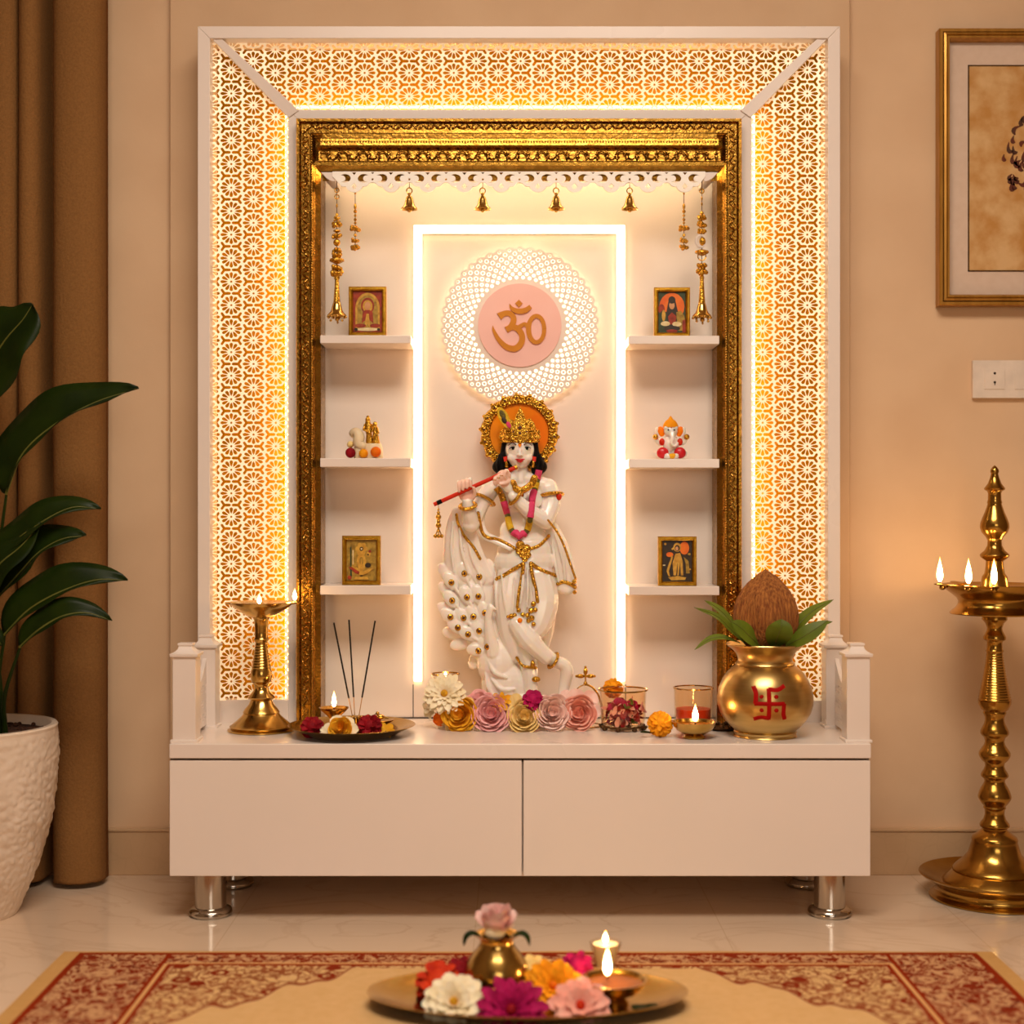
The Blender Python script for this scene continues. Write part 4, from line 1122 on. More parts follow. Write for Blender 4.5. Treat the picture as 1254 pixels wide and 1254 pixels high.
# ------------------------------------------------------------------ kalash with coconut and mango leaves
d = 2.90; cx = 937; yt = ty(d)
kal = thing('kalash_pot', 'large round brass pot painted with a red swastika on the cabinet right side', 'pot', W(cx, yt, d))
kp = [(790, 42), (788.5, 45.5), (787.5, 47), (788.5, 47.5), (791, 45.5), (795, 40), (800, 35.5), (806, 33), (809, 33.2), (811.5, 36), (812.5, 36.4), (814, 35.6), (818, 41), (824, 47), (832, 52), (842, 56.3), (853, 58.3), (862, 58), (872, 55), (881, 49.5), (888, 43), (892.5, 38), (894, 37), (895, 38.2), (897, 37.6), (yt-2.5, 37.5), (yt-1, 38.6), (yt, 38), (yt, 2)]
m = M(d); m.lathe([(830, 2), (829, 30), (812, 30), (803, 31), (796, 36)]+kp, cx, 0, 80, caps=False); part(kal, 'pot_body', m, X['kalash'])
def kr(y):
    for (a, ra), (b, rb) in zip(kp, kp[1:]):
        if a <= y <= b: return ra+(rb-ra)*(y-a)/(b-a)
    return 50
def onpot(x, y, off=.5):
    r = kr(y); dx = x-cx; return (x, y, math.sqrt(max(0, r*r-dx*dx))+off)
def ribpot(m, pts, w):
    n = 14; P = spline([(x, y, 0) for x, y in pts], n) if len(pts) > 2 else [Vector((pts[0][0]+(pts[1][0]-pts[0][0])*k/(n-1), pts[0][1]+(pts[1][1]-pts[0][1])*k/(n-1), 0)) for k in range(n)]
    g = []
    for i in range(n):
        t = (P[min(i+1, n-1)]-P[max(i-1, 0)]).normalized(); row = []
        for j in (-1, -.4, .4, 1): row.append(onpot(P[i].x-t.y*w*j/2, P[i].y+t.x*w*j/2, -.1 if abs(j) == 1 else .6))
        g.append(row)
    m.sheet(g)
k_ = lambda x, y: (700+x*.303, 690+y*.303)
m = M(d)
ribpot(m, [k_(765, 484), k_(765, 606)], 5.6); ribpot(m, [k_(708, 543), k_(826, 543)], 5.4)
ribpot(m, [k_(764, 487), k_(800, 489), k_(829, 474)], 5.2); ribpot(m, [k_(824, 542), k_(822, 580), k_(829, 606)], 5.6)
ribpot(m, [k_(767, 601), k_(735, 597), k_(708, 606)], 5.2); ribpot(m, [k_(713, 544), k_(716, 505), k_(708, 476)], 5.6)
for x, y in ((737, 516), (793, 516), (737, 568), (793, 568)):
    x_, y_ = k_(x, y); c = onpot(x_, y_, 0); m.ell(c, (2.8, 2.6, .8), None, 10, 6)
part(kal, 'painted_swastika', m, X['red'], label='red painted swastika sign with four dots', recalc=False, angle=180)
co = M(d)
def cshape(a, y): return 1+.03*math.sin(5*a+y*.05)+.02*math.sin(11*a)
co.lathe([(697, .5), (699, 3.5), (702, 8), (707, 14.5), (714, 22), (722, 28.5), (732, 34), (743, 37.5), (754, 38.8), (765, 38), (776, 34.5), (786, 29), (793, 22), (797, 12), (798, 1)], cx+.5, 0, 60, fn=cshape)
for k in range(90):
    a = rnd.uniform(0, 2*PI); a0 = a+rnd.uniform(-.2, .2); pts = []
    y0_ = rnd.uniform(700, 735); y1_ = rnd.uniform(750, 785)
    for q in range(7):
        y = y0_+(y1_-y0_)*q/6; t = max(0, min(1, (y-697)/58)); rr_ = 39*math.sin(PI/2*t)**.75 if y < 755 else 39*math.cos((y-755)/43*PI/2*.9); aa = a+(a0-a)*q/6+.02*math.sin(q*2)
        pts.append((cx+.5+(rr_+.5)*math.cos(aa), y, (rr_+.5)*math.sin(aa)))
    co.tube(pts, .55, 4)
single('coconut', 'brown fibrous coconut standing on the mouth of the brass pot', 'coconut', co, X['coco'], W(cx, 798, d))
def leafblade(m, pts, w, nrm, n=14, fold=.25, tipw=.0, shape=.8, wav=0, low=1):
    P = spline(pts, n); g = []
    N = Vector(nrm)
    for i in range(n):
        t = i/(n-1); tv = (P[min(i+1, n-1)]-P[max(i-1, 0)]).normalized(); sd = tv.cross(N).normalized(); up = sd.cross(tv).normalized()
        ww = w*(math.sin(PI*min(1, t**shape*.96+.03))**.8 if t < 1 else .02); wv = wav*math.sin(t*14)
        lo = lambda j: low if sd.y*j > 0 else 1
        g.append([tuple(P[i]+sd*(ww*j*lo(j))+up*(abs(j)*ww*fold+wv*j*j)) for j in (-1, -.6, -.25, 0, .25, .6, 1)])
    m.sheet(g)
ml = [([(943, 790, 26), (945, 776, 40), (948, 764, 46), (949, 755, 44)], 16, (0, -.1, 1), 'broad mango leaf standing front centre of the brass pot'),
      ([(926, 789, 24), (913, 777, 36), (900, 765, 40), (889, 758, 40)], 12, (.3, -.5, .8), 'broad mango leaf leaning front left on the brass pot'),
      ([(958, 789, 22), (973, 779, 34), (990, 768, 38), (1006, 757, 36)], 12, (-.3, -.6, .8), 'broad mango leaf leaning front right on the brass pot'),
      ([(912, 788, 8), (893, 770, 14), (876, 754, 16), (848, 743, 14)], 8, (.3, -.8, .5), 'long narrow mango leaf arching up to the left'),
      ([(908, 776, -14), (893, 757, -20), (880, 745, -24), (866, 737, -26)], 8, (.3, -.8, .5), 'mango leaf at the back left of the coconut'),
      ([(904, 786, 12), (884, 779, 18), (866, 781, 20), (848, 794, 20)], 6, (0, -.9, .5), 'thin mango leaf drooping to the lower left'),
      ([(965, 786, -8), (982, 764, -12), (1000, 748, -14), (1024, 735, -14)], 10, (-.3, -.8, .5), 'long mango leaf arching up to the right'),
      ([(968, 788, 8), (985, 776, 14), (1000, 764, 16), (1016, 760, 16)], 8, (-.2, -.8, .5), 'mango leaf at the right side under the long arching one')]
for pts, w, nr, lab in ml:
    m = M(d); leafblade(m, pts, w, nr, fold=.12, shape=.95)
    o = single('mango_leaf', lab, 'leaf', m, X['mango'], W(pts[0][0], pts[0][1], d), 'mango leaves round the coconut', recalc=False, angle=180)
    m = M(d); m.tube([p+Vector(nr).normalized()*.3 for p in spline(pts, 12)], lerpl([.7, .25], 12), 5); part(o, 'midrib', m, X['leafrib'])

# ------------------------------------------------------------------ tray on the cabinet with lamp, incense, flowers
d = 2.915; cx = 430.5; yt = ty(d)
m = M(d); m.lathe([(yt-.2, 1), (yt, 52), (yt-2, 56), (yt-7, 66), (yt-11, 75), (yt-12.6, 78), (yt-13, 77.5), (yt-11.8, 74), (yt-7.6, 64.5), (yt-3.4, 56), (yt-1.8, 52), (yt-1.6, 1)], cx, 0, 80, caps=False)
single('brass_tray', 'round brass tray of offerings on the left of the cabinet top', 'tray', m, X['brass'], W(cx, yt, d), recalc=False)
yb_ = yt-1.9
o = thing('brass_diya', 'small brass stemmed oil lamp with lit wick standing on the round tray', 'oil lamp', W(409, yb_, d))
m = M(d); m.lathe([(yb_, 1), (yb_, 9), (yb_-2, 8.5), (yb_-4, 4.5), (yb_-10, 3.2), (yb_-13, 4.2), (yb_-15, 3.4), (yb_-18, 5), (yb_-22, 9), (yb_-27, 14.5), (yb_-31, 18), (yb_-31.6, 18.2), (yb_-30.8, 17), (yb_-27, 13.5), (yb_-25, 8), (yb_-24.6, 1)], 409, 0, 40, caps=False); part(o, 'bowl', m, X['brass'], recalc=False)
m = M(d); m.lathe([(yb_-28.5, .5), (yb_-28.5, 15)], 409, 0, 30, caps=False); part(o, 'oil', m, X['oil'])
add_flame(o, d, 409, yb_-31, 20, 2.7)
o = thing('incense_holder', 'tiny brass incense holder cup on the round tray', 'incense holder', W(435, yb_, d))
m = M(d); m.lathe([(yb_, 1), (yb_, 7), (yb_-2, 6.5), (yb_-4, 4), (yb_-8, 3.5), (yb_-11, 5), (yb_-17, 6), (yb_-18.5, 7), (yb_-18, 5), (yb_-10, 3), (yb_-10, .5)], 435, -8, 30, caps=False); part(o, 'cup', m, X['brass'], recalc=False)
m = M(d)
for k in range(6): a = k*PI/3; m.ell((435+7*math.cos(a), yb_-18.6, -8+7*math.sin(a)), (1.6, 2, 1.6))
part(o, 'scalloped_rim', m, X['brass'])
for (tx, ty_, bx, tz, lab) in ((409.8, 762, 432, 8, 'black incense stick leaning left, leftmost of the three'), (425.8, 760, 434, -14, 'nearly upright black incense stick, middle of the three'), (459, 760.5, 437.5, -4, 'black incense stick leaning right, rightmost of the three')):
    B = Vector((bx, yb_-13, -8)); Tp = Vector((tx, ty_, tz)); Q = B+(Tp-B)*.24
    o = thing('incense_stick', lab, 'incense stick', W(bx, yb_-13, d), 'incense sticks in the holder')
    m = M(d); m.tube([tuple(Q), tuple(Tp)], 1.05, 8); part(o, 'paste', m, X['incense'])
    m = M(d); m.tube([tuple(B), tuple(Q)], .55, 6); part(o, 'bare_end', m, X['bamboo'], label='bare bamboo end')
GT = 'flowers on the small round tray'
flower('red_carnation', 'dark red ruffled flower left of the yellow one on the round tray', d, (386, yb_-11, 26), 16, 'dome', 'p_darkred', UP, 41, GT, n=60, pl=.75, pw=.22)
flower('red_carnation', 'dark red ruffled flower right of the yellow one on the round tray', d, (455, yb_-12, 22), 17, 'dome', 'p_darkred', UP, 42, GT, n=60, pl=.75, pw=.22)
o = flower('yellow_rose', 'yellow rose between the dark red flowers on the round tray', d, (421, yb_-10, 34), 13, 'rose', 'p_yellow', (0, -.4, .9), 43, GT)
m = M(d); daisy(m, (421, yb_-8, 30), 21, (0, -.6, .8), [(6, 1, .15, .2)], .4, 8); part(o, 'outer_petals', m, X['p_white'], label='cream outer petals', recalc=False, angle=180)
flower('white_blossom', 'small cream blossom at the left behind the yellow rose on the round tray', d, (404, yb_-6, 34), 9, 'daisy', 'p_white', UP, 44, GT, layers=[(5, 1, .3, .2)], w=.4)
flower('yellow_blossom', 'yellow petals at the right edge of the round tray', d, (474, yb_-5, 18), 11, 'daisy', 'p_yellow', UP, 45, GT, layers=[(6, 1, .2, .2)], w=.4)
BZ = -36
o = thing('bird_lamp', 'little brass bird-shaped oil lamp at the back right of the round tray', 'oil lamp', W(463, yb_, d))
m = M(d); m.lathe([(yb_, 1), (yb_, 11), (yb_-2, 10), (yb_-4, 6), (yb_-7, 13), (yb_-11, 20), (yb_-12, 20), (yb_-9, 12), (yb_-8, 1)], 460, BZ, 36, caps=False); part(o, 'bowl', m, X['brass'], recalc=False)
m = M(d); m.ell((462, yb_-15, BZ), (6, 3.4, 3)); m.ell((459, yb_-19.5, BZ), (2.4, 2.4, 2)); m.tube([(458, yb_-19, BZ), (455, yb_-18, BZ)], [1, .3], 6); m.tube([(466, yb_-15, BZ), (473, yb_-13, BZ)], [2, .6], 6); part(o, 'bird', m, X['brass'])

# ------------------------------------------------------------------ bells and hanging strands
def bell_local(m, y0, s=1.0, cx=0):
    # y0 = crown, growing down
    m.lathe([(y0, .5), (y0+.6*s, 2.6*s), (y0+2*s, 3.8*s), (y0+5*s, 4.8*s), (y0+10*s, 6.0*s), (y0+13*s, 7.4*s), (y0+15*s, 9.6*s), (y0+16.4*s, 10.4*s), (y0+17.2*s, 10.0*s), (y0+16.4*s, 8.6*s), (y0+13*s, 6.4*s), (y0+4*s, 3.8*s), (y0+3*s, .5)], cx, 0, 28, caps=False)
proto = None
BL = 3.012
labs = ['small gold bell, first from the left under the lace board', 'small gold bell, second from the left under the lace board', 'small gold bell, third from the left under the lace board', 'small gold bell, rightmost of four under the lace board']
for k, x in enumerate((501.3, 591, 681, 771)):
    loc = W(x, 219, BL)
    if k == 0:
        proto = thing('hanging_bell', labs[0], 'bell', loc, 'bells hanging from the lace board'); x0_ = 501.3
        m = M(BL); bell_local(m, 239.5, 1.0, x0_); part(proto, 'bell_body', m, X['brass'], recalc=False)
        m = M(BL); m.lathe([(y, r) for y, r in [(239.8, 1.4), (237.6, 2.4), (236.2, 1.2)]], x0_, 0, 14); 
        m.tube([(x0_+3.4*math.cos(t), 233.6+3.4*math.sin(t), 0) for t in [2*PI*i/16 for i in range(17)]], .75, 6, cap=False); part(proto, 'ring', m, X['brass'])
        m = M(BL); m.tube([(x0_, 219.5, 0), (x0_, 231, 0)], .4, 5); part(proto, 'cord', m, X['framedark'])
        m = M(BL); m.tube([(x0_, 245, 0), (x0_, 256, 0)], .5, 5); m.ell((x0_, 257.6, 0), 2.7); part(proto, 'clapper', m, X['brass'])
    else: clone(proto, loc, labs[k])
def strand(name, label, cx, items, bell=None, group=None, d=BL):
    o = thing(name, label, 'hanging ornament', W(cx, items[0][0], d), group)
    m = M(d); m.tube([(cx, items[0][0], 0), (cx, items[-1][0], 0)], .5, 6); part(o, 'cord', m, X['framedark'])
    m = M(d); rr = random.Random(int(cx)); 
    for it in items[1:]:
        y, r, kind = it; r *= 1.18 if kind in 'cd' else 1
        if kind == 'b': m.ell((cx, y, 0), (r, r*1.05, r), None, 10, 7)
        elif kind == 'l': m.ell((cx, y, 0), (r, r*2.2, r), None, 10, 7)
        elif kind == 'r': m.tube([(cx+r*math.cos(t), y+r*math.sin(t), 0) for t in [2*PI*i/14 for i in range(15)]], .75, 6, cap=False)
        elif kind == 'c':
            for k in range(7):
                a = k*2*PI/7; m.ell((cx+r*.75*math.cos(a), y+rr.uniform(-2.2, 2.2), r*.75*math.sin(a)), r*.42, None, 8, 5)
            m.ell((cx, y, 0), r*.6, None, 8, 6)
        elif kind == 'd': m.lathe([(y-r*.5, .4), (y-r*.2, r), (y+r*.1, r*1.05), (y+r*.5, r*.3)], cx, 0, 18)
    part(o, 'beads', m, X['jewel'], kind='stuff')
    if bell:
        y0, s = bell
        m = M(d); m.lathe([(y0-46, 1.6), (y0-44, 2.6), (y0-40, 2.0), (y0-30, 2.3), (y0-20, 2.8), (y0-10, 3.4), (y0, 4.2)], cx, 0, 18); 
        part(o, 'handle', m, X['jewel'])
        m = M(d); bell_local(m, y0-2, s, cx)
        for k in range(9): a = k*2*PI/9; m.ell((cx+9.8*s*math.cos(a), y0+16.2*s, 9.8*s*math.sin(a)), 1.5*s, None, 8, 5)
        part(o, 'bell_body', m, X['brass'], recalc=False)
        m = M(d); m.ell((cx+.5, y0+18.5*s, 1), 2.6*s)
        for a in (2.6, .5): m.tube([(cx+7*math.cos(a), y0+16*s, 5), (cx+8*math.cos(a), y0+20*s, 5)], .5, 5); m.ell((cx+8*math.cos(a), y0+20.5*s, 5), 1.7)
        m.ell((cx+1, y0+22*s, 0), (1.2, 2, 1.2)); part(o, 'clapper', m, X['brass'])
    return o
strand('bell_strand', 'long gold bead strand ending in a bell at the niche left side', 412.5, [(222,), (233, 2.6, 'r'), (241, 2.6, 'r'), (252, 1.2, 'l'), (263, 2, 'b'), (268, 3.2, 'c'), (275, 5.0, 'c'), (283, 3.6, 'd'), (289, 5.0, 'c'), (297, 4.4, 'b'), (306, 4.6, 'c'), (313, 5, 'c'), (319, 7.4, 'd'), (328, 5.2, 'c'), (335, 6.2, 'c'), (340, 3, 'r')], (370, 1.12), 'strands with a bell')
strand('bell_strand', 'long gold bead strand with shell ring ending in a bell at the niche right side', 859.5, [(212,), (234, 2.6, 'r'), (243, 1.1, 'l'), (250, 1.1, 'l'), (261, 2.4, 'b'), (267, 4.4, 'c'), (275, 4.8, 'c'), (283, 4.4, 'c'), (309, 7, 'd'), (314, 5, 'r'), (326, 5, 'c'), (333, 5.8, 'c'), (340, 3, 'b')], (371, 1.12), 'strands with a bell')
m = M(BL); m.tube([(858+5.6*math.cos(t), 296+7.2*math.sin(t), 3) for t in [.6+4.9*i/18 for i in range(19)]], lerpl([.6, 1.9, 1.9, .6], 19), 8)
shl = [o for o in col.objects if o.name == 'bell_strand.001'][0]
part(shl, 'crescent', m, X['white'], label='white shell crescent')
m = M(BL); m.ell((860, 296, 2), (4, 5.4, 3)); m.ell((860.5, 296, 4.6), (1.6, 1.8, 1)); part(shl, 'pendant', m, X['jewel'])
for cx, lab in ((435, 'short gold bead drop beside the long strand on the left'), (837.5, 'short gold bead drop beside the long strand on the right')):
    strand('bead_drop', lab, cx, [(230,), (237, 1.3, 'b'), (253, 1.8, 'l'), (259, 2.2, 'b'), (264, 1.7, 'b'), (269, 1.9, 'b'), (273, 1.6, 'b'), (279.5, 5.2, 'c'), (288, 2, 'b'), (295, 4.0, 'c'), (302.5, 4.6, 'c')], None, 'short bead drops')

# ------------------------------------------------------------------ small framed pictures on the shelves
def small_frame(label, d, k, x0, x1, y0, layers, bg):
    yb = shy(k, d, 1 if x0 > 640 else 0); o = thing('framed_picture', label, 'picture', W((x0+x1)/2, yb, d), 'small framed pictures on the shelves')
    m = M(d); sweep4(m, x0, y0, x1, yb, [(0, -8), (0, 1), (.8, 2), (3.2, 2.2), (4, 1.4), (4.6, 1.8), (5.2, .5), (5.6, -2)]); m.box(x0+.4, x1-.4, y0+.4, yb-.2, -8, -3); part(o, 'frame', m, X['jewel2'], recalc=False, angle=25)
    mats = [bg]; m = M(d); m.box(x0+5, x1-5, y0+5, yb-5, -3, -1.6)
    z = -1.55
    w, h = x1-x0-10.4, yb-y0-10.4
    for mt, poly in layers:
        if mt not in mats: mats.append(mt)
        m.cur = mats.index(mt); z += .05
        m.prism([(x0+5.2+w*p[0], y0+5.2+h*p[1]) for p in poly], -1.7, z)
    part(o, 'print', m, [X[q_] for q_ in mats], smooth=False)
    return o
def el(cx, cy, rx, ry, n=18, a0=0, a1=2*PI): return [(cx+rx*math.cos(a0+(a1-a0)*k/(n if a1-a0 >= 6.28 else n-1)), cy+ry*math.sin(a0+(a1-a0)*k/(n if a1-a0 >= 6.28 else n-1))) for k in range(n)]
X['jewel2'] = mat('gold_frame', '#c99a30', '#a87818', .3, .85, nscale=80, bump=.3, bscale=200)
X['a_olive'] = mat('print_olive_gold', '#b89438', '#8a6a20', .5, nscale=120); X['a_dark'] = mat('print_dark', '#2a1e12', '#3a2a16', .4, nscale=90)
X['a_red'] = mat('print_red_brown', '#a83a18', '#7a2410', .5, nscale=90); X['a_gold'] = mat('print_gold', '#d8a840', '#b8842a', .4, nscale=110)
X['a_orange'] = mat('print_orange', '#ee7a20', '#e2601a', .5, nscale=60); X['a_green'] = mat('print_green', '#3e4a2a', '#2c3820', .5, nscale=80)
X['a_skin'] = mat('print_skin', '#d8a070', '#c88a58', .5, nscale=60); X['a_cream'] = mat('print_cream', '#ecd9a8', '#d8bc80', .5, nscale=80)
arch = [(.08, .95)]+[(.5-.42*math.cos(t), .42-.38*math.sin(t)) for t in [PI*k/14 for k in range(15)]]+[(.92, .95)]
small_frame('small gold-framed picture of an arch with kneeling red figure, upper left shelf', 3.05, 0, 427, 473, 351, [
    ('a_gold', arch), ('a_olive', [(.5+(x-.5)*.84, .1+(y-.04)*.92) for x, y in arch]), ('a_red', el(.5, .36, .23, .20)), ('a_gold', el(.5, .37, .17, .155)), ('a_skin', el(.5, .36, .10, .10)),
    ('a_red', [(.3, .78), (.33, .52), (.42, .46), (.58, .46), (.68, .52), (.7, .78), (.55, .7), (.45, .7)]), ('a_gold', [(.38, .92), (.46, .55), (.54, .55), (.6, .92), (.5, .8)]), ('a_red', el(.25, .84, .2, .05)), ('a_red', el(.76, .84, .18, .05)), ('a_cream', el(.5, .93, .4, .04)), ('a_dark', el(.88, .93, .05, .03)), ('a_dark', el(.1, .93, .06, .04))], 'a_red')
small_frame('small gold-framed picture of a hooded seated figure before an orange sun, upper right shelf', 3.05, 0, 801, 845, 352, [
    ('a_orange', el(.5, .36, .46, .34)), ('a_red', el(.12, .42, .12, .12)), ('a_dark', [(.22, .9), (.3, .5), (.38, .2), (.5, .1), (.62, .2), (.72, .48), (.84, .9)]), ('a_skin', el(.5, .33, .10, .10)), ('a_dark', el(.5, .20, .13, .09)), ('a_dark', [(.38, .42), (.5, .48), (.62, .42), (.58, .5), (.42, .5)]),
    ('a_green', [(0, .95), (.02, .55), (.16, .45), (.3, .5), (.34, .75), (.2, .95)]), ('a_gold', el(.2, .58, .07, .14)), ('a_olive', [(.66, .5), (.82, .46), (.96, .6), (1, .95), (.7, .95)]), ('a_red', [(.36, .6), (.5, .5), (.66, .6), (.62, .8), (.4, .8)]), ('a_cream', el(.26, .78, .17, .06)), ('a_cream', el(.68, .79, .17, .06)), ('a_red', [(.88, .7), (1, .68), (1, 1), (.88, 1)]), ('a_dark', el(.5, .9, .3, .07)), ('a_red', el(.5, .96, .2, .04))], 'a_green')
small_frame('small gold-framed golden relief of a flower plant, lower left shelf', 3.05, 2, 419, 466, 656, [
    ('a_gold', [(.5, .86), (.4, .7), (.34, .52), (.38, .4), (.46, .34), (.54, .34), (.62, .4), (.66, .54), (.6, .7)]), ('a_gold', el(0.63, 0.22, .075, .06)), ('a_gold', el(0.56, 0.31, .075, .06)), ('a_gold', el(0.43, 0.31, .075, .06)), ('a_gold', el(0.37, 0.22, .075, .06)), ('a_gold', el(0.44, 0.13, .075, .06)), ('a_gold', el(0.57, 0.13, .075, .06)), ('a_dark', el(.5, .22, .06, .05)), ('a_cream', el(.5, .22, .03, .025)), ('a_olive', el(.5, .52, .07, .1)), ('a_gold', el(.74, .34, .07, .07)), ('a_red', el(.78, .28, .05, .035)), ('a_dark', el(.72, .36, .03, .025)),  ('a_green', [(.12, .9), (.12, .2), (.16, .15), (.18, .9)]), ('a_cream', [(.2, .6), (.2, .25), (.24, .25), (.24, .6)]),
    ('a_red', [(.5, .86), (.3, .82), (.06, .66), (.3, .68), (.44, .76)]), ('a_gold', [(.5, .8), (.34, .74), (.14, .64), (.32, .66), (.46, .74)]), ('a_dark', el(.72, .62, .1, .06)), ('a_gold', [(.52, .86), (.7, .82), (.94, .68), (.7, .72), (.56, .78)]), ('a_gold', [(.42, .86), (.5, .45), (.58, .86)]), ('a_dark', el(.5, .88, .05, .02)), ('a_red', el(.1, .92, .07, .05)), ('a_gold', [(.25, .97), (.3, .9), (.7, .9), (.75, .97)])], 'a_olive')
small_frame('small gold-framed dark picture of a standing figure with swan shape, lower right shelf', 3.05, 2, 806, 853, 657, [
    ('a_orange', el(.74, .18, .16, .16)), ('a_gold', el(.5, .16, .13, .11)), ('a_dark', el(.5, .18, .085, .075)), ('a_skin', el(.49, .19, .05, .05)), ('a_gold', [(.3, .2), (.4, .14), (.42, .18), (.34, .23)]), ('a_gold', [(.38, .85), (.34, .55), (.44, .32), (.6, .3), (.68, .5), (.7, .85), (.62, .85), (.6, .5), (.55, .85), (.5, .85), (.52, .5), (.46, .85)]),
    ('a_orange', el(.25, .34, .12, .06)), ('a_gold', [(.3, .35), (.36, .4), (.3, .55), (.22, .75), (.26, .88), (.2, .86), (.14, .74), (.22, .56), (.28, .45)]), ('a_olive', [(.72, .4), (.88, .5), (.92, .8), (.8, .8), (.78, .55)]), ('a_gold', [(.2, .9), (.5, .86), (.8, .9), (.76, .96), (.3, .97)]), ('a_gold', el(.1, .08, .04, .03)), ('a_gold', el(.93, .7, .03, .02)), ('a_cream', el(.06, .6, .05, .015)), ('a_olive', el(.9, .33, .05, .03))], 'a_dark')

# ------------------------------------------------------------------ shelf figurines
d = 3.075; yb = shy(1, d, 1)
gan = thing('elephant_figurine', 'small seated elephant-headed idol in orange cap on the middle right shelf', 'figurine', W(821, yb, d))
dy = yb-564.5
m = M(d); Y = lambda y: y+dy
m.ell((821, Y(546), 1), (11, 12, 9)); m.ell((821, Y(529.5), 4), (8.6, 8.4, 7.5)); m.ell((816, Y(526), 7), (3.5, 3, 3)); m.ell((826, Y(526), 7), (3.5, 3, 3))
m.tube(spline([(821.5, Y(532), 10), (822, Y(539), 13), (821, Y(545), 13), (825, Y(548), 13), (828, Y(545), 13)], 14), lerpl([3.6, 2.6, 2.0, 1.6], 14), 8, cap='round')
for sg in (-1, 1):
    m.tube(spline([(821+sg*9, Y(540), 0), (821+sg*15, Y(544), 3), (821+sg*18.5, Y(538), 6)], 8), [3.6]*4+[3, 2.8, 2.6, 2.4], 8, cap='round')
    m.tube([(821+sg*13, Y(538), -2), (821+sg*17, Y(530), -1), (821+sg*16.5, Y(526.5), 0)], [2.6, 2.4, 2], 8, cap='round')
    m.tube([(821+sg*5, Y(556), 3), (821+sg*14, Y(557), 8), (821+sg*4, Y(561), 12)], [6, 5.5, 3.5], 8, cap='round')
rm = 0
me = m.mesh('body_', [X['marble']], ORG[gan.name]); part(gan, 'body', me, X['marble'])
m = M(d); m.lathe([(Y(511), .4), (Y(513), 2), (Y(515), 3), (Y(517), 6), (Y(520), 8.2), (Y(523), 9.4), (Y(525), 9.6), (Y(525.5), 8)], 821, 2, 24); part(gan, 'cap', m, X['p_mari'], label='orange-yellow cap')
for sg in (-1, 1):
    m = M(d); m.ell((821+sg*11.5, Y(530), 0), (4.6, 6.4, 1.6), Matrix.Rotation(sg*.3, 3, 'Z')); part(gan, 'ear', m, X['orange'])
    m = M(d); m.ell((821+sg*3.6, Y(528.6), 10.8), (1.2, .9, .8)); part(gan, 'eye', m, X['black'])
    m = M(d); m.ell((821+sg*19, Y(537), 7), 3.6); part(gan, 'sweet', m, X['jewel'], label='gold ball held in the hand')
    m = M(d); m.ell((821+sg*10.5, Y(556.5), 10), (7.4, 7, 4.5)); part(gan, 'cloth', m, X['lips'], label='red cloth over the knee')
    m = M(d); m.ell((821+sg*11, Y(543), 6), (3.4, 4.6, 3.2)); part(gan, 'shawl', m, X['redpaint'], label='red shawl end')
m = M(d); m.ell((822, Y(560.5), 13), (5.5, 3.4, 3)); part(gan, 'offering', m, X['p_yellow'])
m = M(d); m.ell((821, Y(525.5), 10.5), (.9, 1.2, .6)); part(gan, 'forehead_mark', m, X['lips'])

yb = shy(1, d); dy = yb-563.5
fg = thing('gold_figurine', 'small gold figurine of a standing couple on the middle left shelf', 'figurine', W(456, yb, d))
m = M(d)
m.ell((450.5, Y(515.5), 0), (3.2, 3.6, 3)); m.ell((450.5, Y(512), 0), (2, 1.6, 2)); m.tube([(450.5, Y(519), 0), (451, Y(526), 0), (452, Y(533), 0), (453, Y(546), 0)], [3.4, 5, 3.6, 5.5], 10, cap='round')
m.tube([(447, Y(522), 0), (445.5, Y(528), 4), (450, Y(530), 6)], [1.7, 1.5, 1.2], 6, cap='round'); m.tube([(455, Y(522), 0), (457.5, Y(527), 4), (455, Y(531), 6)], [1.7, 1.5, 1.2], 6, cap='round')
m.ell((459.5, Y(521), 2), (2.8, 3.2, 2.6)); m.tube([(459.5, Y(525), 2), (460, Y(533), 2), (461, Y(547), 2)], [3, 3.4, 5], 10, cap='round')
m.tube([(462, Y(526), 2), (464, Y(532), 5), (460, Y(536), 7)], [1.5, 1.3, 1.1], 6, cap='round')
part(fg, 'figures', m, X['jewel'])
m = M(d); m.lathe([(Y(545), 11), (Y(550), 12.5), (Y(556), 13), (yb, 13)], 456, 0, 24); part(fg, 'base', m, X['wax'], label='cream base')
cn = M(d); cn.tube(spline([(433, Y(537), 4), (431.5, Y(533), 4), (436, Y(531), 5), (440, Y(536), 6), (440, Y(545), 7), (446, Y(549), 7), (449, Y(551), 6)], 20), lerpl([1.5, 4, 6, 7, 7, 6, 2], 20), 12, cap='round')
cn.lathe([(Y(549), 7), (Y(556), 8), (yb, 7)], 441, 4, 20)
single('conch_shell', 'cream conch shell ornament beside the gold couple figurine', 'ornament', cn, X['wax'], W(441, yb, d))
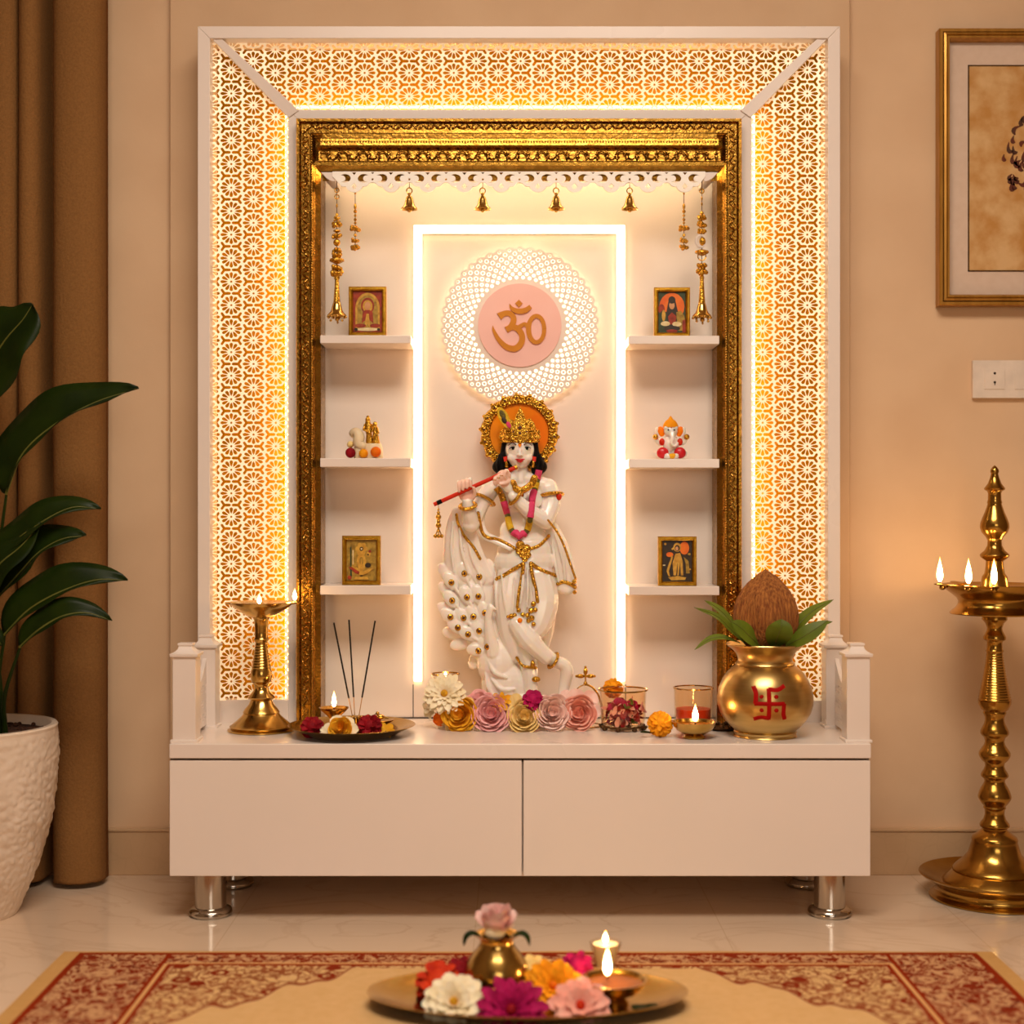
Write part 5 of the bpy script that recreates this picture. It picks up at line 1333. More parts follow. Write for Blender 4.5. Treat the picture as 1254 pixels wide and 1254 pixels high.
for x, y, r, mt, z, nm, lab in ((430.5, 556.5, 7.4, 'p_darkred', 12, 'pompom_flower', 'dark red pompom flower at the left end of the middle left shelf'), (429.5, 546, 5, 'p_yelpale', 4, 'pompom_flower', 'cream pompom flower above the dark red one on the left shelf'), (446.5, 557.3, 6.6, 'p_mari', 14, 'pompom_flower', 'yellow pompom flower before the conch on the left shelf'), (461.5, 555.5, 7.6, 'p_orange', 14, 'pompom_flower', 'orange pompom flower before the gold couple on the left shelf')):
    m = M(d); dome(m, (x, Y(y), z), r, (0, -.2, 1), 60, .35, .22, int(x), 1.0, 1.5); m.ell((x, Y(y), z), r*.85, None, 12, 8)
    single(nm, lab, 'flower', m, X[mt], W(x, Y(y)+r, d), 'pompom flowers on the middle left shelf', recalc=False, angle=180)

# ------------------------------------------------------------------ plant in the white pot
d = 2.87; cx = -38; yf = fy(d)
pl = thing('potted_plant', 'dark green broad-leaved plant in textured white pot at the left edge', 'plant', W(cx, yf, d))
# textured pot: lozenge relief pressed into the wall
def prad(y):
    pts = [(889, 102), (893, 104), (920, 105), (960, 103), (1000, 98), (1040, 88), (1070, 78), (1095, 67), (1112, 60), (yf, 57)]
    for (a, ra), (b, rb) in zip(pts, pts[1:]):
        if a <= y <= b: return ra+(rb-ra)*(y-a)/(b-a)
    return pts[0][1] if y < 889 else pts[-1][1]
m = M(d); vs = []; fs = []; SEG = 300; ROW = 140
for j in range(ROW+1):
    y = 893+(yf-893)*j/ROW
    for k in range(SEG):
        a = 2*PI*k/SEG; u = a*15; v = (y-893)/11
        f = min(1, (y-893)/8)*min(1, (yf-y)/6)
        ds, _p = noise.voronoi(Vector((8.2*math.cos(a+v*.05), v*.92, 8.2*math.sin(a+v*.05))))
        r = prad(y)+(2.6*min(.7, ds[1]-ds[0])+.6*noise.noise((u*1.7, v*1.7, 7)))*f
        vs.append((cx+r*math.cos(a), y, r*math.sin(a)))
for j in range(ROW):
    for k in range(SEG):
        a, b = j*SEG+k, j*SEG+(k+1) % SEG; fs.append((a, b, b+SEG, a+SEG))
fs.append(tuple(ROW*SEG+k for k in range(SEG)))
m.add(vs, fs); pot = part(pl, 'pot', m, X['pot'], recalc=False, angle=80)
m = M(d); m.lathe([(893, 104), (889.5, 104.5), (887.5, 103), (887.5, 97), (890, 95), (905, 93), (906, 2)], cx, 0, 80, caps=False); part(pot, 'rim', m, X['pot'])
m = M(d); m.lathe([(899, 1), (899, 94)], cx, 0, 60, caps=False)
rr = random.Random(2)
for k in range(240):
    a = rr.uniform(0, 2*PI); r = 92*math.sqrt(rr.random()); m.ell((cx+r*math.cos(a), 898.5+rr.uniform(-1.5, 1), r*math.sin(a)), (rr.uniform(2, 5), rr.uniform(1.5, 3), rr.uniform(2, 5)), Matrix.Rotation(rr.uniform(0, 3), 3, 'Y'), 6, 4)
part(pl, 'soil', m, X['soil'])
def pleaf(stem, blade, w, nrm, fold=.2, droopw=0, shape=.75, low=1):
    m = M(d); S = spline(stem+[blade[0]], 18); m.tube(S, lerpl([3.4, 2.6, 1.7], 18), 8); st = part(pl, 'leaf_stem', m, X['leaf'])
    m = M(d); leafblade(m, blade, w, nrm, 22, fold, shape=shape, wav=w*.10, low=low)
    lf = part(pl, 'leaf', m, X['leaf'], recalc=False, angle=180)
    so = lf.modifiers.new('thickness', 'SOLIDIFY'); so.thickness = .0012
    m = M(d); m.tube([p+Vector(nrm).normalized()*1.0 for p in spline(blade, 20)], lerpl([1.7, 1.1, .3], 20), 6); part(lf, 'midrib', m, X['leafrib'])
pleaf([(2, 897, 6), (-8, 800, 10), (2, 690, 14)], [(14, 606, 18), (38, 556, 26), (80, 520, 30), (128, 494, 28), (176, 478, 22)], 46, (-.3, -.3, .9), .10, low=.12)
pleaf([(-10, 897, -8), (-30, 760, -10), (-50, 600, -14)], [(-44, 520, -10), (-20, 462, 0), (8, 420, 8), (32, 394, 12), (44, 374, 10)], 46, (-.25, -.25, .93), .12, shape=.8)
pleaf([(6, 897, 10), (4, 820, 16)], [(-16, 700, 22), (22, 668, 30), (62, 640, 34), (98, 622, 30), (130, 624, 22)], 28, (-.1, -.6, .8), .2, low=.4)
pleaf([(-6, 897, 4), (-12, 800, 6)], [(-10, 745, 10), (30, 704, 24), (58, 676, 30), (86, 660, 30), (113, 656, 24)], 34, (-.3, -.5, .8), .2, low=.4)
pleaf([(10, 897, 12), (4, 840, 18)], [(14, 776, 24), (48, 744, 34), (88, 722, 36), (128, 709, 32), (163, 710, 24)], 34, (-.2, -.4, .9), .15, low=.25)
pleaf([(12, 897, 16), (14, 850, 24)], [(36, 790, 34), (62, 768, 42), (90, 752, 44), (118, 748, 40), (146, 758, 32)], 24, (-.2, -.4, .9), .15, low=.25)
pleaf([(-20, 897, 0), (-30, 830, 4)], [(-40, 770, 10), (-10, 720, 30), (14, 690, 40), (40, 668, 40), (62, 640, 34)], 26, (-.3, -.4, .85), .15)
pleaf([(-22, 897, 20), (-30, 840, 36)], [(-36, 800, 46), (-14, 778, 54), (2, 770, 56), (14, 776, 54), (20, 786, 50)], 16, (-.2, -.5, .85), .15)
pleaf([(-30, 897, -10), (-60, 780, -20)], [(-90, 700, -24), (-120, 640, -26), (-160, 600, -26), (-200, 590, -24)], 30, (.3, -.6, .7), .15)
pleaf([(-40, 897, 10), (-80, 800, 30)], [(-110, 740, 40), (-150, 700, 44), (-190, 690, 40), (-230, 720, 34)], 24, (.3, -.6, .7), .15)

# ------------------------------------------------------------------ oval tray on the rug with offerings
d = 2.315; cx = 646; yr = fy(d)-(.0085)*F/d
SZ = .50
m = M(d); m.lathe([(yr-.5, 1), (yr, 120), (yr-1.5, 138), (yr-6, 158), (yr-12, 178), (yr-16.5, 191), (yr-17.6, 196), (yr-18.4, 196.5), (yr-18, 191), (yr-13, 176), (yr-7.5, 156), (yr-3.4, 137), (yr-2.6, 120), (yr-2.6, 1)], cx, 0, 110, 1, SZ, caps=False)
single('brass_tray', 'oval brass tray of flowers and lamp in the foreground on the rug', 'tray', m, X['brass'], W(cx, yr, d), recalc=False)
yi = yr-3.0            # tray floor in px at d
def fl_at(z): return yi
lot = thing('brass_vase', 'small round brass vase holding a pink lotus on the oval tray', 'vase', W(608, yi, d))
z0 = -34
m = M(d); 
lp = [(yi, 1), (yi, 22), (yi-3, 25), (yi-10, 34), (yi-20, 40), (yi-30, 40.5), (yi-40, 37), (yi-50, 30), (yi-58, 23.5), (yi-64, 20.5), (yi-69, 21), (yi-72.5, 25), (yi-74, 28), (yi-74.8, 28.2), (yi-74, 24), (yi-70, 18.5), (yi-60, 18), (yi-58, 1)]
m.lathe(lp, 608, z0, 56, caps=False); part(lot, 'vase_body', m, X['brass'], recalc=False)
m = M(d)
for sg in (-1, 1): leafblade(m, [(608+sg*20, yi-74, z0+8), (608+sg*30, yi-79, z0+12), (608+sg*38, yi-75, z0+14), (608+sg*41, yi-63, z0+14)], 4.5, (0, -.8, .5), 10, .1)
lt = M(d); a0 = (0, -1, .25)
daisy(lt, (608, yi-77, z0), 40, a0, [(9, .9, .45, -.35), (9, .9, .75, -.3), (8, .88, 1.0, -.2), (7, .82, 1.25, -.1)], .25, 61)
o = single('pink_lotus', 'pink lotus blossom standing in the mouth of the brass vase', 'flower', lt, X['p_lotus'], W(608, yi-76, d), recalc=False, angle=180)
part(o, 'leaves', m, X['leaf'], recalc=False, angle=180)
m = M(d); m.ell((606, yi-81, z0+16), (13, 9, 8)); part(o, 'inner_bud', m, X['p_white'], label='white rounded bud at the front')
GF = 'flowers on the oval tray'
L3 = [(14, 1.0, .15, .25), (13, .84, .4, .2), (11, .62, .7, .15), (8, .4, 1.0, .1)]
UP2 = (0, -.8, .6)
flower('orange_dahlia', 'red-orange flower at the left back of the oval tray', d, (536, yi-16, -22), 33, 'dome', 'p_redor', UP2, 51, GF, n=52, pl=.75, pw=.22)
flower('red_dahlia', 'small red flower behind the orange one on the oval tray', d, (562, yi-24, -46), 22, 'dome', 'p_darkred', UP2, 57, GF, n=40, pl=.75, pw=.24)
flower('cream_dahlia', 'cream white flower at the left front of the oval tray', d, (557, yi-9, 30), 37, 'daisy', 'p_white', (0, -.72, .7), 52, GF, ('p_centre', .15), layers=[(12, 1.0, .2, .25), (11, .86, .45, .2), (9, .66, .75, .15), (7, .45, 1.0, .1)], w=.27)
flower('magenta_gerbera', 'magenta flower at the front middle of the oval tray', d, (626, yi-5, 48), 43, 'daisy', 'p_magenta', (0, -.66, .75), 53, GF, ('p_darkred', .16), layers=L3, w=.19)
flower('yellow_dahlia', 'golden yellow flower right of the brass vase on the oval tray', d, (677, yi-17, -8), 36, 'daisy', 'p_mari', (0, -.62, .78), 54, GF, ('p_orange', .13), layers=L3, w=.24)
flower('plum_dahlia', 'plum magenta flower at the right back of the oval tray', d, (709, yi-27, -52), 24, 'dome', 'p_magenta', UP2, 55, GF, n=46, pl=.75, pw=.22)
flower('peach_dahlia', 'peach pink flower before the lamp on the oval tray', d, (709, yi-7, 36), 36, 'daisy', 'p_peach', (0, -.7, .7), 56, GF, ('p_redor', .16), layers=[(11, 1.0, .2, .25), (10, .82, .45, .2), (8, .6, .8, .1)], w=.28)
flower('cream_blossom', 'pale blossom half hidden behind the yellow flower on the oval tray', d, (655, yi-22, -50), 22, 'daisy', 'p_yelpale', UP2, 58, GF, layers=[(9, 1, .3, .2), (7, .7, .7, .1)], w=.28)
m = M(d); petal(m, Vector((790, yi-3, 20)), Vector((-.6, 0, .8)).normalized(), Vector((0, -1, .1)).normalized(), 30, 9, .1); petal(m, Vector((782, yi-3, 24)), Vector((.9, 0, .35)).normalized(), Vector((0, -1, .1)).normalized(), 26, 8, .1)
single('leaf_sprig', 'two green leaves lying at the right of the oval tray', 'leaf', m, X['leaf'], W(785, yi, d), recalc=False, angle=180)
diya('brass_diya', 'wide brass oil lamp with tall flame at the right of the oval tray', d, 752, yi, yi-27, 40, (yi-31, 37, 4.8, 4), .45, 'brass', -6, None, -8)
d = 2.50; yg = fy(d)-.0085*F/d
votive('votive_glass', 'clear flared candle glass with lit candle behind the oval tray on the rug', d, 741.5, yg, 1154, 12, 20, 'glass', 'wax', .86, (1155, 15, 3.2), None)
# ------------------------------------------------------------------ marble flute player statue
SD = 3.06
sy = ty(SD)
sta = thing('marble_statue', 'white marble statue of crowned flute player leaning on a peacock, with orange halo', 'statue', W(640, sy, SD))
m = M(SD)
def tb(pts, rad, n=10, seg=12, flat=1.0, fd=None): m.tube(spline(pts, n), lerpl(rad, n), seg, flat, fd, cap='round')
E3 = lambda c, r, R=None: m.ell(c, r, R, 20, 14)
# torso
E3((639, 611, 0), (27, 25, 16)); E3((640, 640, 0), (22.5, 26, 14.5)); E3((639, 652, 0), (27.5, 22, 15)); E3((641, 664, 0), (31, 24, 16)); E3((642, 676, 0), (34, 28, 18.5))
E3((625, 611, 11), (12.5, 11, 6)); E3((652, 612, 11), (12.5, 11, 6))
tb([(604, 597, 0), (622, 590, 0), (637, 586, 1), (654, 590, 0), (671, 596, 0)], [10, 9.5, 10, 9.5, 10], 12)
tb([(637, 566, 3), (637.5, 590, 2)], [9, 10], 5)
# head
E3((636.5, 551, 5), (18.2, 20, 17)); E3((636.5, 561, 9), (14.2, 13, 12.5)); E3((636.5, 570, 14), (5.5, 4, 5)); E3((627, 561, 13.5), (6, 6, 6)); E3((646, 561, 13.5), (6, 6, 6))
tb([(636.4, 549, 20.5), (636.4, 556, 23.5), (636.4, 558, 24.5)], [1.5, 2.1, 2.3], 6, 10); E3((634, 558.4, 22.2), (1.6, 1.4, 1.8)); E3((638.8, 558.4, 22.2), (1.6, 1.4, 1.8))
E3((617.5, 557, 2), (2.3, 5.2, 3.4)); E3((655.7, 557, 2), (2.3, 5.2, 3.4))
# arm at the left of the picture: upper arm, raised forearm, hand behind the flute
tb([(601, 598, 0), (590, 616, 5), (579, 641, 12)], [12, 10.5, 9.5]); tb([(578, 641, 13), (575, 629, 20), (573, 615, 25)], [10, 9, 6.3]); E3((577, 643, 14), (10, 9.5, 9.5))
E3((571, 605, 26), (9, 10, 4.6)); 
fl = lambda x: 619-46*(x-531)/101.5      # flute height in px at x
for k in range(4):
    x = 562.6+4.7*k; top = 592-1.2*k
    tb([(x+1.4, 603, 27), (x+.3, 594-1.0*k, 28), (x, top-1.2, 31), (x+.3, top+1.2, 35.2), (x+.8, fl(x)-2.5, 36)], [2.5, 2.4, 2.3, 2.2, 1.9], 12, 10)
tb([(578, 612, 27), (582, 605, 31), (581, 598, 35)], [3, 2.5, 2], 8, 10)
# arm at the right of the picture: upper arm down, forearm crossing the chest, hand on the flute at the mouth
tb([(671, 598, 0), (675, 616, 5), (668, 636, 12)], [12.5, 11.5, 11]); E3((667, 637, 12), (11, 10, 10)); tb([(667, 638, 13), (648, 626, 22), (628, 608, 28)], [10.8, 9.6, 6.4]); 
E3((621, 593, 29), (8, 12, 5.2), Matrix.Rotation(-.45, 3, 'Z')); E3((617, 583, 30), (8.5, 7, 5))
for k in range(4):
    x0, y0 = 621-3.9*k, 577.5+2.6*k
    tb([(x0+2.5, y0+6, 32), (x0, y0, 35), (x0-2.6, y0+1.5, 38), (x0-3.2, y0+6.5, 38), (x0-1.6, y0+9.5, 35.5)], [2.6, 2.5, 2.4, 2.2, 1.9], 12, 10)
tb([(624, 590, 31), (619, 592.5, 36), (613, 593.5, 37.5)], [3, 2.5, 1.9], 8, 10)
# dhoti: hips, two legs side by side under cloth, crossing shin and feet
E3((642, 688, 0), (37, 27, 20)); 
tb([(627, 702, 1), (623, 735, 4), (626, 772, 5), (634, 800, 4)], [18, 18.5, 16, 12], 12); tb([(659, 704, 1), (664, 735, 7), (658, 762, 12), (648, 775, 14)], [19, 20.5, 18, 14], 12)
E3((643, 730, 0), (34, 50, 15)); E3((640, 775, 2), (24, 22, 13)); tb([(669, 738, -2), (669, 770, -2), (667, 792, -2)], [14, 10, 6])
tb([(634, 764, 19), (648, 782, 22), (668, 803, 18)], [12, 13.5, 9.5], 12); tb([(664, 798, 18), (680, 809, 12)], [10, 7.4], 6)
tb([(680, 809, 12), (690, 813, 10), (694, 822, 9), (691, 838, 9), (688, 851, 12), (683, 857, 15)], [7.4, 8, 8.4, 7, 5.8, 4], 18, 12)
for k in range(4): tb([(687-2.2*k, 853, 13+1.2*k), (685-2.4*k, 860, 16+1.2*k)], [2.3, 1.9], 5, 8)
tb([(640, 790, 8), (648, 815, 8), (650, 838, 8), (652, 858, 8)], [12, 11, 8.6, 8], 12); tb([(652, 860, 8), (660, 866, 18), (668, 868, 26)], [8, 7, 5], 8)
# raised cloth folds
for pts, r in (([(641, 694, 20.5), (640, 715, 22), (637, 738, 22)], 2.2), ([(646, 694, 21), (646, 718, 22), (645, 742, 21)], 2.0), ([(650, 694, 21), (653, 716, 23), (655, 738, 23)], 2.2), ([(614, 700, 18), (618, 735, 21), (624, 765, 20)], 2.0), ([(606, 700, 8), (608, 735, 13), (614, 770, 14)], 2), ([(672, 704, 16), (677, 735, 20), (670, 760, 22)], 2.2), ([(630, 705, 21), (629, 735, 22), (626, 755, 21)], 1.6), ([(625, 790, 14), (634, 800, 15), (646, 806, 16)], 1.8), ([(640, 770, 27), (652, 784, 31), (664, 796, 27)], 1.5)): tb(pts, [r*.6, r, r*.6], 10, 8)
# shawl over the arms, falling on both sides
tb([(592, 622, 2), (588, 640, 4), (594, 655, 8), (606, 661, 12), (624, 670, 17)], [5, 6, 6, 6, 5], 16, 10, .6)
tb([(560, 628, 6), (556, 650, 0), (559, 680, -4), (564, 705, -6)], [8, 11, 17, 20], 14, 14, .45, (0, 0, 1))
tb([(574, 650, 4), (580, 680, 0), (590, 708, -4)], [9, 13, 16], 10, 14, .45, (0, 0, 1))
tb([(672, 636, -4), (681, 660, -4), (690, 690, -4), (694, 716, -2)], [6, 11, 13, 13], 14, 14, .45, (0, 0, 1))
tb([(684, 712, -1), (694, 722, 0), (704, 718, 0)], [5, 7, 4], 8, 10, .6, (0, 0, 1))
for pts in ([(555, 640, 7), (553, 670, 6), (556, 700, 6)], [(563, 645, 8), (566, 675, 7), (574, 702, 6)], [(573, 660, 7), (579, 685, 6), (588, 705, 6)], [(680, 655, 3), (689, 685, 4), (692, 710, 5)], [(676, 660, 4), (680, 690, 6), (684, 712, 6)]): tb(pts, [1.2, 2.4, 1.4], 10, 8)
# peacock: body, folded tail with rows of eye feathers, neck and head against the leg
EYES = [(569, 702), (553, 713), (587, 706), (554, 735), (572, 731), (586, 730), (552, 755), (568, 756), (580, 754.5), (594, 750), (561, 768), (573.5, 776), (587, 772), (597, 790.5), (586, 796)]
E3((579, 735, -6), (27, 46, 8)); E3((592, 776, -3), (22, 34, 11)); E3((608, 812, 0), (24, 30, 17))
root_ = Vector((606, 800, 0))
for k, (x, y) in enumerate(EYES):
    dv = Vector((x, y, 0))-Vector((610, 800, 0)); dv.normalize(); a = math.atan2(dv.y, dv.x); z = 2+.05*(y-700)
    E3((x+dv.x*2, y+dv.y*2, z), (13, 8.2, 3.6), Matrix.Rotation(a, 3, 'Z'))
    tb([(x-dv.x*8, y-dv.y*8, z+1.5), (x-dv.x*22, y-dv.y*22, z+1)], [2, 1.2], 5, 8)
for (x, y) in ((547, 703), (549, 725), (549, 748), (557, 775), (566, 788), (584, 806), (560, 694), (598, 700), (574, 695)):
    dv = Vector((x, y, 0))-Vector((600, 778, 0)); dv.normalize(); a = math.atan2(dv.y, dv.x); E3((x+dv.x, y+dv.y, -4), (15, 8.5, 4), Matrix.Rotation(a, 3, 'Z'))
tb([(604, 800, 8), (600, 776, 12), (598, 756, 14), (601, 744, 15)], [10, 7, 4.6, 4.4], 12); tb([(601, 742, 15), (607, 745, 18)], [4, 1.4], 5, 8)
for pts in ([(598, 808, 14), (606, 822, 17), (620, 828, 17)], [(602, 830, 15), (614, 842, 17), (630, 842, 16)], [(595, 822, 12), (598, 840, 13), (606, 852, 14)]): tb(pts, [1.5, 3.2, 1.5], 9, 8)
# rock base
E3((618, 838, -2), (29, 30, 19)); E3((636, 868, -2), (52, 20, 30)); m.lathe([(866, 52), (sy-3, 58), (sy, 57)], 638, -2, 40, 1, .58)
raw = m.mesh('raw', [X['marble']], ORG[sta.name], smooth=False)
tmp = bpy.data.objects.new('tmp', raw); col.objects.link(tmp)
rmod = tmp.modifiers.new('r', 'REMESH'); rmod.mode = 'VOXEL'; rmod.voxel_size = .00145
smo = tmp.modifiers.new('s', 'SMOOTH'); smo.factor = .5; smo.iterations = 3
dg = bpy.context.evaluated_depsgraph_get()
bme = bpy.data.meshes.new_from_object(tmp.evaluated_get(dg)); bpy.data.objects.remove(tmp)
bme.materials.clear(); bme.materials.append(X['marble']); bme.materials.append(X['skinpink'])
bme.shade_smooth()
s_ = SD/F; off = ORG[sta.name]
n = len(bme.polygons); cen = np.empty(n*3, np.float32); bme.polygons.foreach_get('center', cen); cen = cen.reshape(-1, 3)+np.array(off)
px_ = cen[:, 0]/s_+627; pyy = (H-cen[:, 2])/s_+627; pz = (SD-cen[:, 1])/s_
mi = (((px_-571)**2+(pyy-602)**2 < 15**2) & (pz > 19) & (pyy < 612)) | (((px_-614)**2+(pyy-586)**2 < 12**2) & (pz > 31))
bme.polygons.foreach_set('material_index', mi.astype(np.int32)); bme.name = 'body'
body = part(sta, 'body', bme, X['marble'])
# face paint
m = M(SD)
for x, z in ((627.8, 18.6), (645.6, 18.6)): m.ell((x, 550, z), (3.9, 1.7, 2.2))
part(body, 'eye_white', m, X['eye'])
m = M(SD)
for x in (628.2, 645.2): m.ell((x, 550, 20.2), (2.0, 1.7, 1.1)); m.tube(spline([(x-4.6, 550.6, 18.8), (x-2, 548.6, 20.4), (x+1.5, 548.5, 20.4), (x+4.6, 550, 18.8)], 10), lerpl([.35, .8, .8, .35], 10), 6)
part(body, 'iris', m, X['black'])
m = M(SD)
for sg in (-1, 1): m.tube(spline([(636.7+sg*4.5, 545.6, 22.2), (636.7+sg*9.5, 543.4, 21.2), (636.7+sg*14.6, 546.6, 17.4)], 10), lerpl([.8, .95, .4], 10), 6)
part(body, 'eyebrow', m, X['brow'])
m = M(SD); m.tube(spline([(630.8, 563.2, 19.8), (634, 563.5, 22), (636.6, 564.2, 22.6), (639, 563.5, 22), (642.4, 563.0, 19.8)], 14), lerpl([.4, 1.0, 1.2, 1.0, .4], 14), 8)
m.tube(spline([(632.4, 564.6, 20.8), (636.6, 566.4, 22.4), (640.8, 564.6, 20.8)], 10), lerpl([.4, 1.2, .4], 10), 8)
part(body, 'lips', m, X['lips'])
m = M(SD); m.prism([(634, 545), (639, 545), (636.5, 549)], 21, 23.3); part(body, 'forehead_mark', m, X['orange'])
# hair
m = M(SD)
m.ell((636.5, 549, -3), (22, 24, 16), None, 24, 16)
for sg in (-1, 1):
    m.tube(spline([(636.5+sg*18, 541, 6), (636.5+sg*19.5, 555, 4), (636.5+sg*22, 566, 2), (636.5+sg*22, 575, 2)], 14), lerpl([4, 4.5, 8, 8.5], 14), 12, cap='round')
    m.tube(spline([(636.5+sg*24, 563, 0), (636.5+sg*28, 572, 2), (636.5+sg*24, 578, 4)], 10), lerpl([4, 6, 4], 10), 10, cap='round')
    for q in range(4): m.tube(spline([(636.5+sg*(17+2.6*q), 548+3*q, 7), (636.5+sg*(19+2.8*q), 560+3*q, 9), (636.5+sg*(16+3.4*q), 574+q, 9)], 10), lerpl([1, 1.6, 1], 10), 6, cap='round')
part(sta, 'hair', m, X['black'], label='black shoulder-length hair')
# halo
m = M(SD); hc = (636, 530)
m.lathe([(0, 0)]*2, 0, 0, 3, caps=False); m.v, m.f, m.mi = [], [], []
def ringz(m, prof, c, seg=64, sc=None):
    vs = []; fs = []
    for (r, z) in prof:
        for k in range(seg):
            a = 2*PI*k/seg; rr_ = r*(sc(a) if sc and r > 40 else 1); vs.append((c[0]+rr_*math.cos(a), c[1]+rr_*math.sin(a), z))
    for i in range(len(prof)-1):
        for k in range(seg): a, b = i*seg+k, i*seg+(k+1) % seg; fs.append((a, b, b+seg, a+seg))
    m.add(vs, fs)
ringz(m, [(.5, -15), (20, -14.6), (36, -13), (37.5, -13), (37.5, -20), (.5, -20)], hc)
halo = part(sta, 'halo', m, X['orange'], label='glossy orange halo disc')
m = M(SD); ringz(m, [(36, -18), (36, -11.5), (38, -10), (40.5, -11), (45, -11), (46.5, -13), (46.5, -18), (36, -18)], hc, 120, lambda a: 1+.035*abs(math.sin(a*9)))
rr = random.Random(8)
for k in range(18):
    a = 2*PI*k/18+.1; c = (hc[0]+43.5*math.cos(a), hc[1]+43.5*math.sin(a)); 
    R = Matrix.Rotation(a, 3, 'Z')
    m.ell((c[0], c[1], -10.5), (4.6, 5.4, 2.6), R); 
    m.tube([(c[0]+4.2*math.cos(t), c[1]+4.2*math.sin(t), -8.6) for t in [2*PI*i/12 for i in range(13)]], .9, 6, cap=False); m.ell((c[0]+4.5*math.cos(a), c[1]+4.5*math.sin(a), -10.5), (2.4, 2.4, 2), R)
    a2 = a+PI/18; c = (hc[0]+41.5*math.cos(a2), hc[1]+41.5*math.sin(a2)); m.ell((c[0], c[1], -9.6), (5.4, 1.7, 1.8), R)
for k in range(64): a = 2*PI*k/64; m.ell((hc[0]+37.6*math.cos(a), hc[1]+37.6*math.sin(a), -10), 1.2, None, 6, 4)
part(halo, 'gilt_border', m, X['jewel'], label='carved gold border of the halo')
m = M(SD)
for k in range(18): a = 2*PI*k/18+.1; m.ell((hc[0]+43.5*math.cos(a), hc[1]+43.5*math.sin(a), -7.8), 1.5, None, 8, 6)
part(halo, 'stones', m, X['brow'], label='dark red stones')
# crown
m = M(SD); cc = 636.5
def crown_ring(y, r, z, n=40): return [(cc-r*math.cos(PI*k/n), y, z+r*.8*math.sin(PI*k/n)) for k in range(n+1)]
g = []
for (y, r, z) in ((541, 22.5, 1), (538, 23.4, 1), (534, 23.6, 1), (530, 22.5, 1), (527, 20, 1)): g.append([(x, yy+2.2*math.sin(PI*k/40)-1.2, zz) for k, (x, yy, zz) in enumerate(crown_ring(y, r, z))])
m.sheet(g)
pk = [(617, 527), (620, 519), (626, 514.5), (630, 516), (633, 508), (636.8, 498.5), (641, 508), (644, 515), (649, 513), (654, 519), (656.5, 527), (650, 535), (636.5, 541), (623, 535)]
m.prism(pk, 8, 13); 
m.prism([(626, 538), (628, 524), (636.6, 514), (645.5, 524), (647, 538), (636.6, 545.5)], 12, 20.5)
m.prism([(630, 530), (636.6, 520.5), (643, 530), (636.6, 538)], 20, 22.5)
for (a, b) in (((617, 526), (632, 538)), ((656, 526), (641, 538))): m.tube(spline([(a[0], a[1], 12), ((a[0]+b[0])/2+(2 if a[0] < 630 else -2), (a[1]+b[1])/2-4, 18), (b[0], b[1], 22)], 10), 1.6, 8)
for k in range(26):
    t = PI*k/25; m.ell((cc-23.2*math.cos(t), 540+2.2*math.sin(t), 1+18.8*math.sin(t)), 1.5, None, 8, 5); m.ell((cc-22.6*math.cos(t), 530+1.2*math.sin(t), 1+18.4*math.sin(t)), 1.2, None, 8, 5)
for k in range(12):
    t = PI*k/11; m.ell((cc-23.6*math.cos(t), 535+1.8*math.sin(t), 1+19.2*math.sin(t)), (2.2, 2.8, 1.6), None, 8, 6)
for x, y in ((628, 519), (645, 519), (633, 510), (640.5, 510), (636.8, 504), (623, 522), (650.5, 522), (619, 529), (654.5, 529)): m.ell((x, y, 13), (1.8, 2.4, 1.4))
m.ell((636.6, 542.5, 21.5), (2, 3, 1.6)); m.ell((615, 531, 3), (3, 5, 3)); m.ell((658.5, 531, 3), (3, 5, 3))
crown = part(sta, 'crown', m, X['jewel'], label='tall pointed gold crown')
m = M(SD)
for x, y, z, r in ((636.6, 525, 22.5, 2.2), (636.6, 531.5, 23, 1.7), (628.5, 530, 20.5, 1.3), (644.8, 530, 20.5, 1.3)): m.ell((x, y, z), (r, r, 1))
part(crown, 'stones', m, X['brow'], label='dark stones')
# peacock feather in the crown
m = M(SD)
E_ = [(629, 528, 12), (622, 522, 12), (616, 514, 11), (612, 506, 10)]
def vane(pts, w, z):
    P = spline(pts, 14); L = []; R = []
    for i, p in enumerate(P):
        t = i/13; tv = (P[min(i+1, 13)]-P[max(i-1, 0)]).normalized(); ww = w*math.sin(PI*(.08+.92*t)**1.3)**.7 if t < 1 else 0
        L.append((p.x-tv.y*ww, p.y+tv.x*ww)); R.append((p.x+tv.y*ww, p.y-tv.x*ww))
    m.prism(L+R[::-1], z, z+1.2)
vane([(627, 527, 0), (621, 519, 0), (615, 508, 0), (611, 499, 0)], 6, 12)
fe = part(crown, 'feather', m, X['yellow'], label='peacock feather tucked into the crown')
for nm, c, r, z, mt in (('feather_green', (615.5, 508.5), (3.2, 6), 13.4, 'olive'), ('feather_eye', (617.5, 515.5), (2.8, 4.4), 13.6, 'a_dark'), ('feather_base', (623, 521), (2.6, 4.4), 13.8, 'pink')):
    m = M(SD); m.ell((c[0], c[1], z), (r[0], r[1], .6), Matrix.Rotation(-.5, 3, 'Z')); part(fe, nm, m, X[mt])
# ears jewels
for sg in (-1, 1):
    m = M(SD); m.prism([(636.5+sg*15.6, 559), (636.5+sg*20.2, 560), (636.5+sg*19, 566), (636.5+sg*15.4, 564.5)], 7, 10.5); ear = part(sta, 'earring', m, X['redpaint'], label='red earring with gold drop')
    m = M(SD); m.ell((636.5+sg*16.6, 567.5, 9), (2, 4, 2)); m.ell((636.5+sg*16.2, 571.5, 9), (2.4, 1.7, 2.2)); part(ear, 'drop', m, X['jewel'])
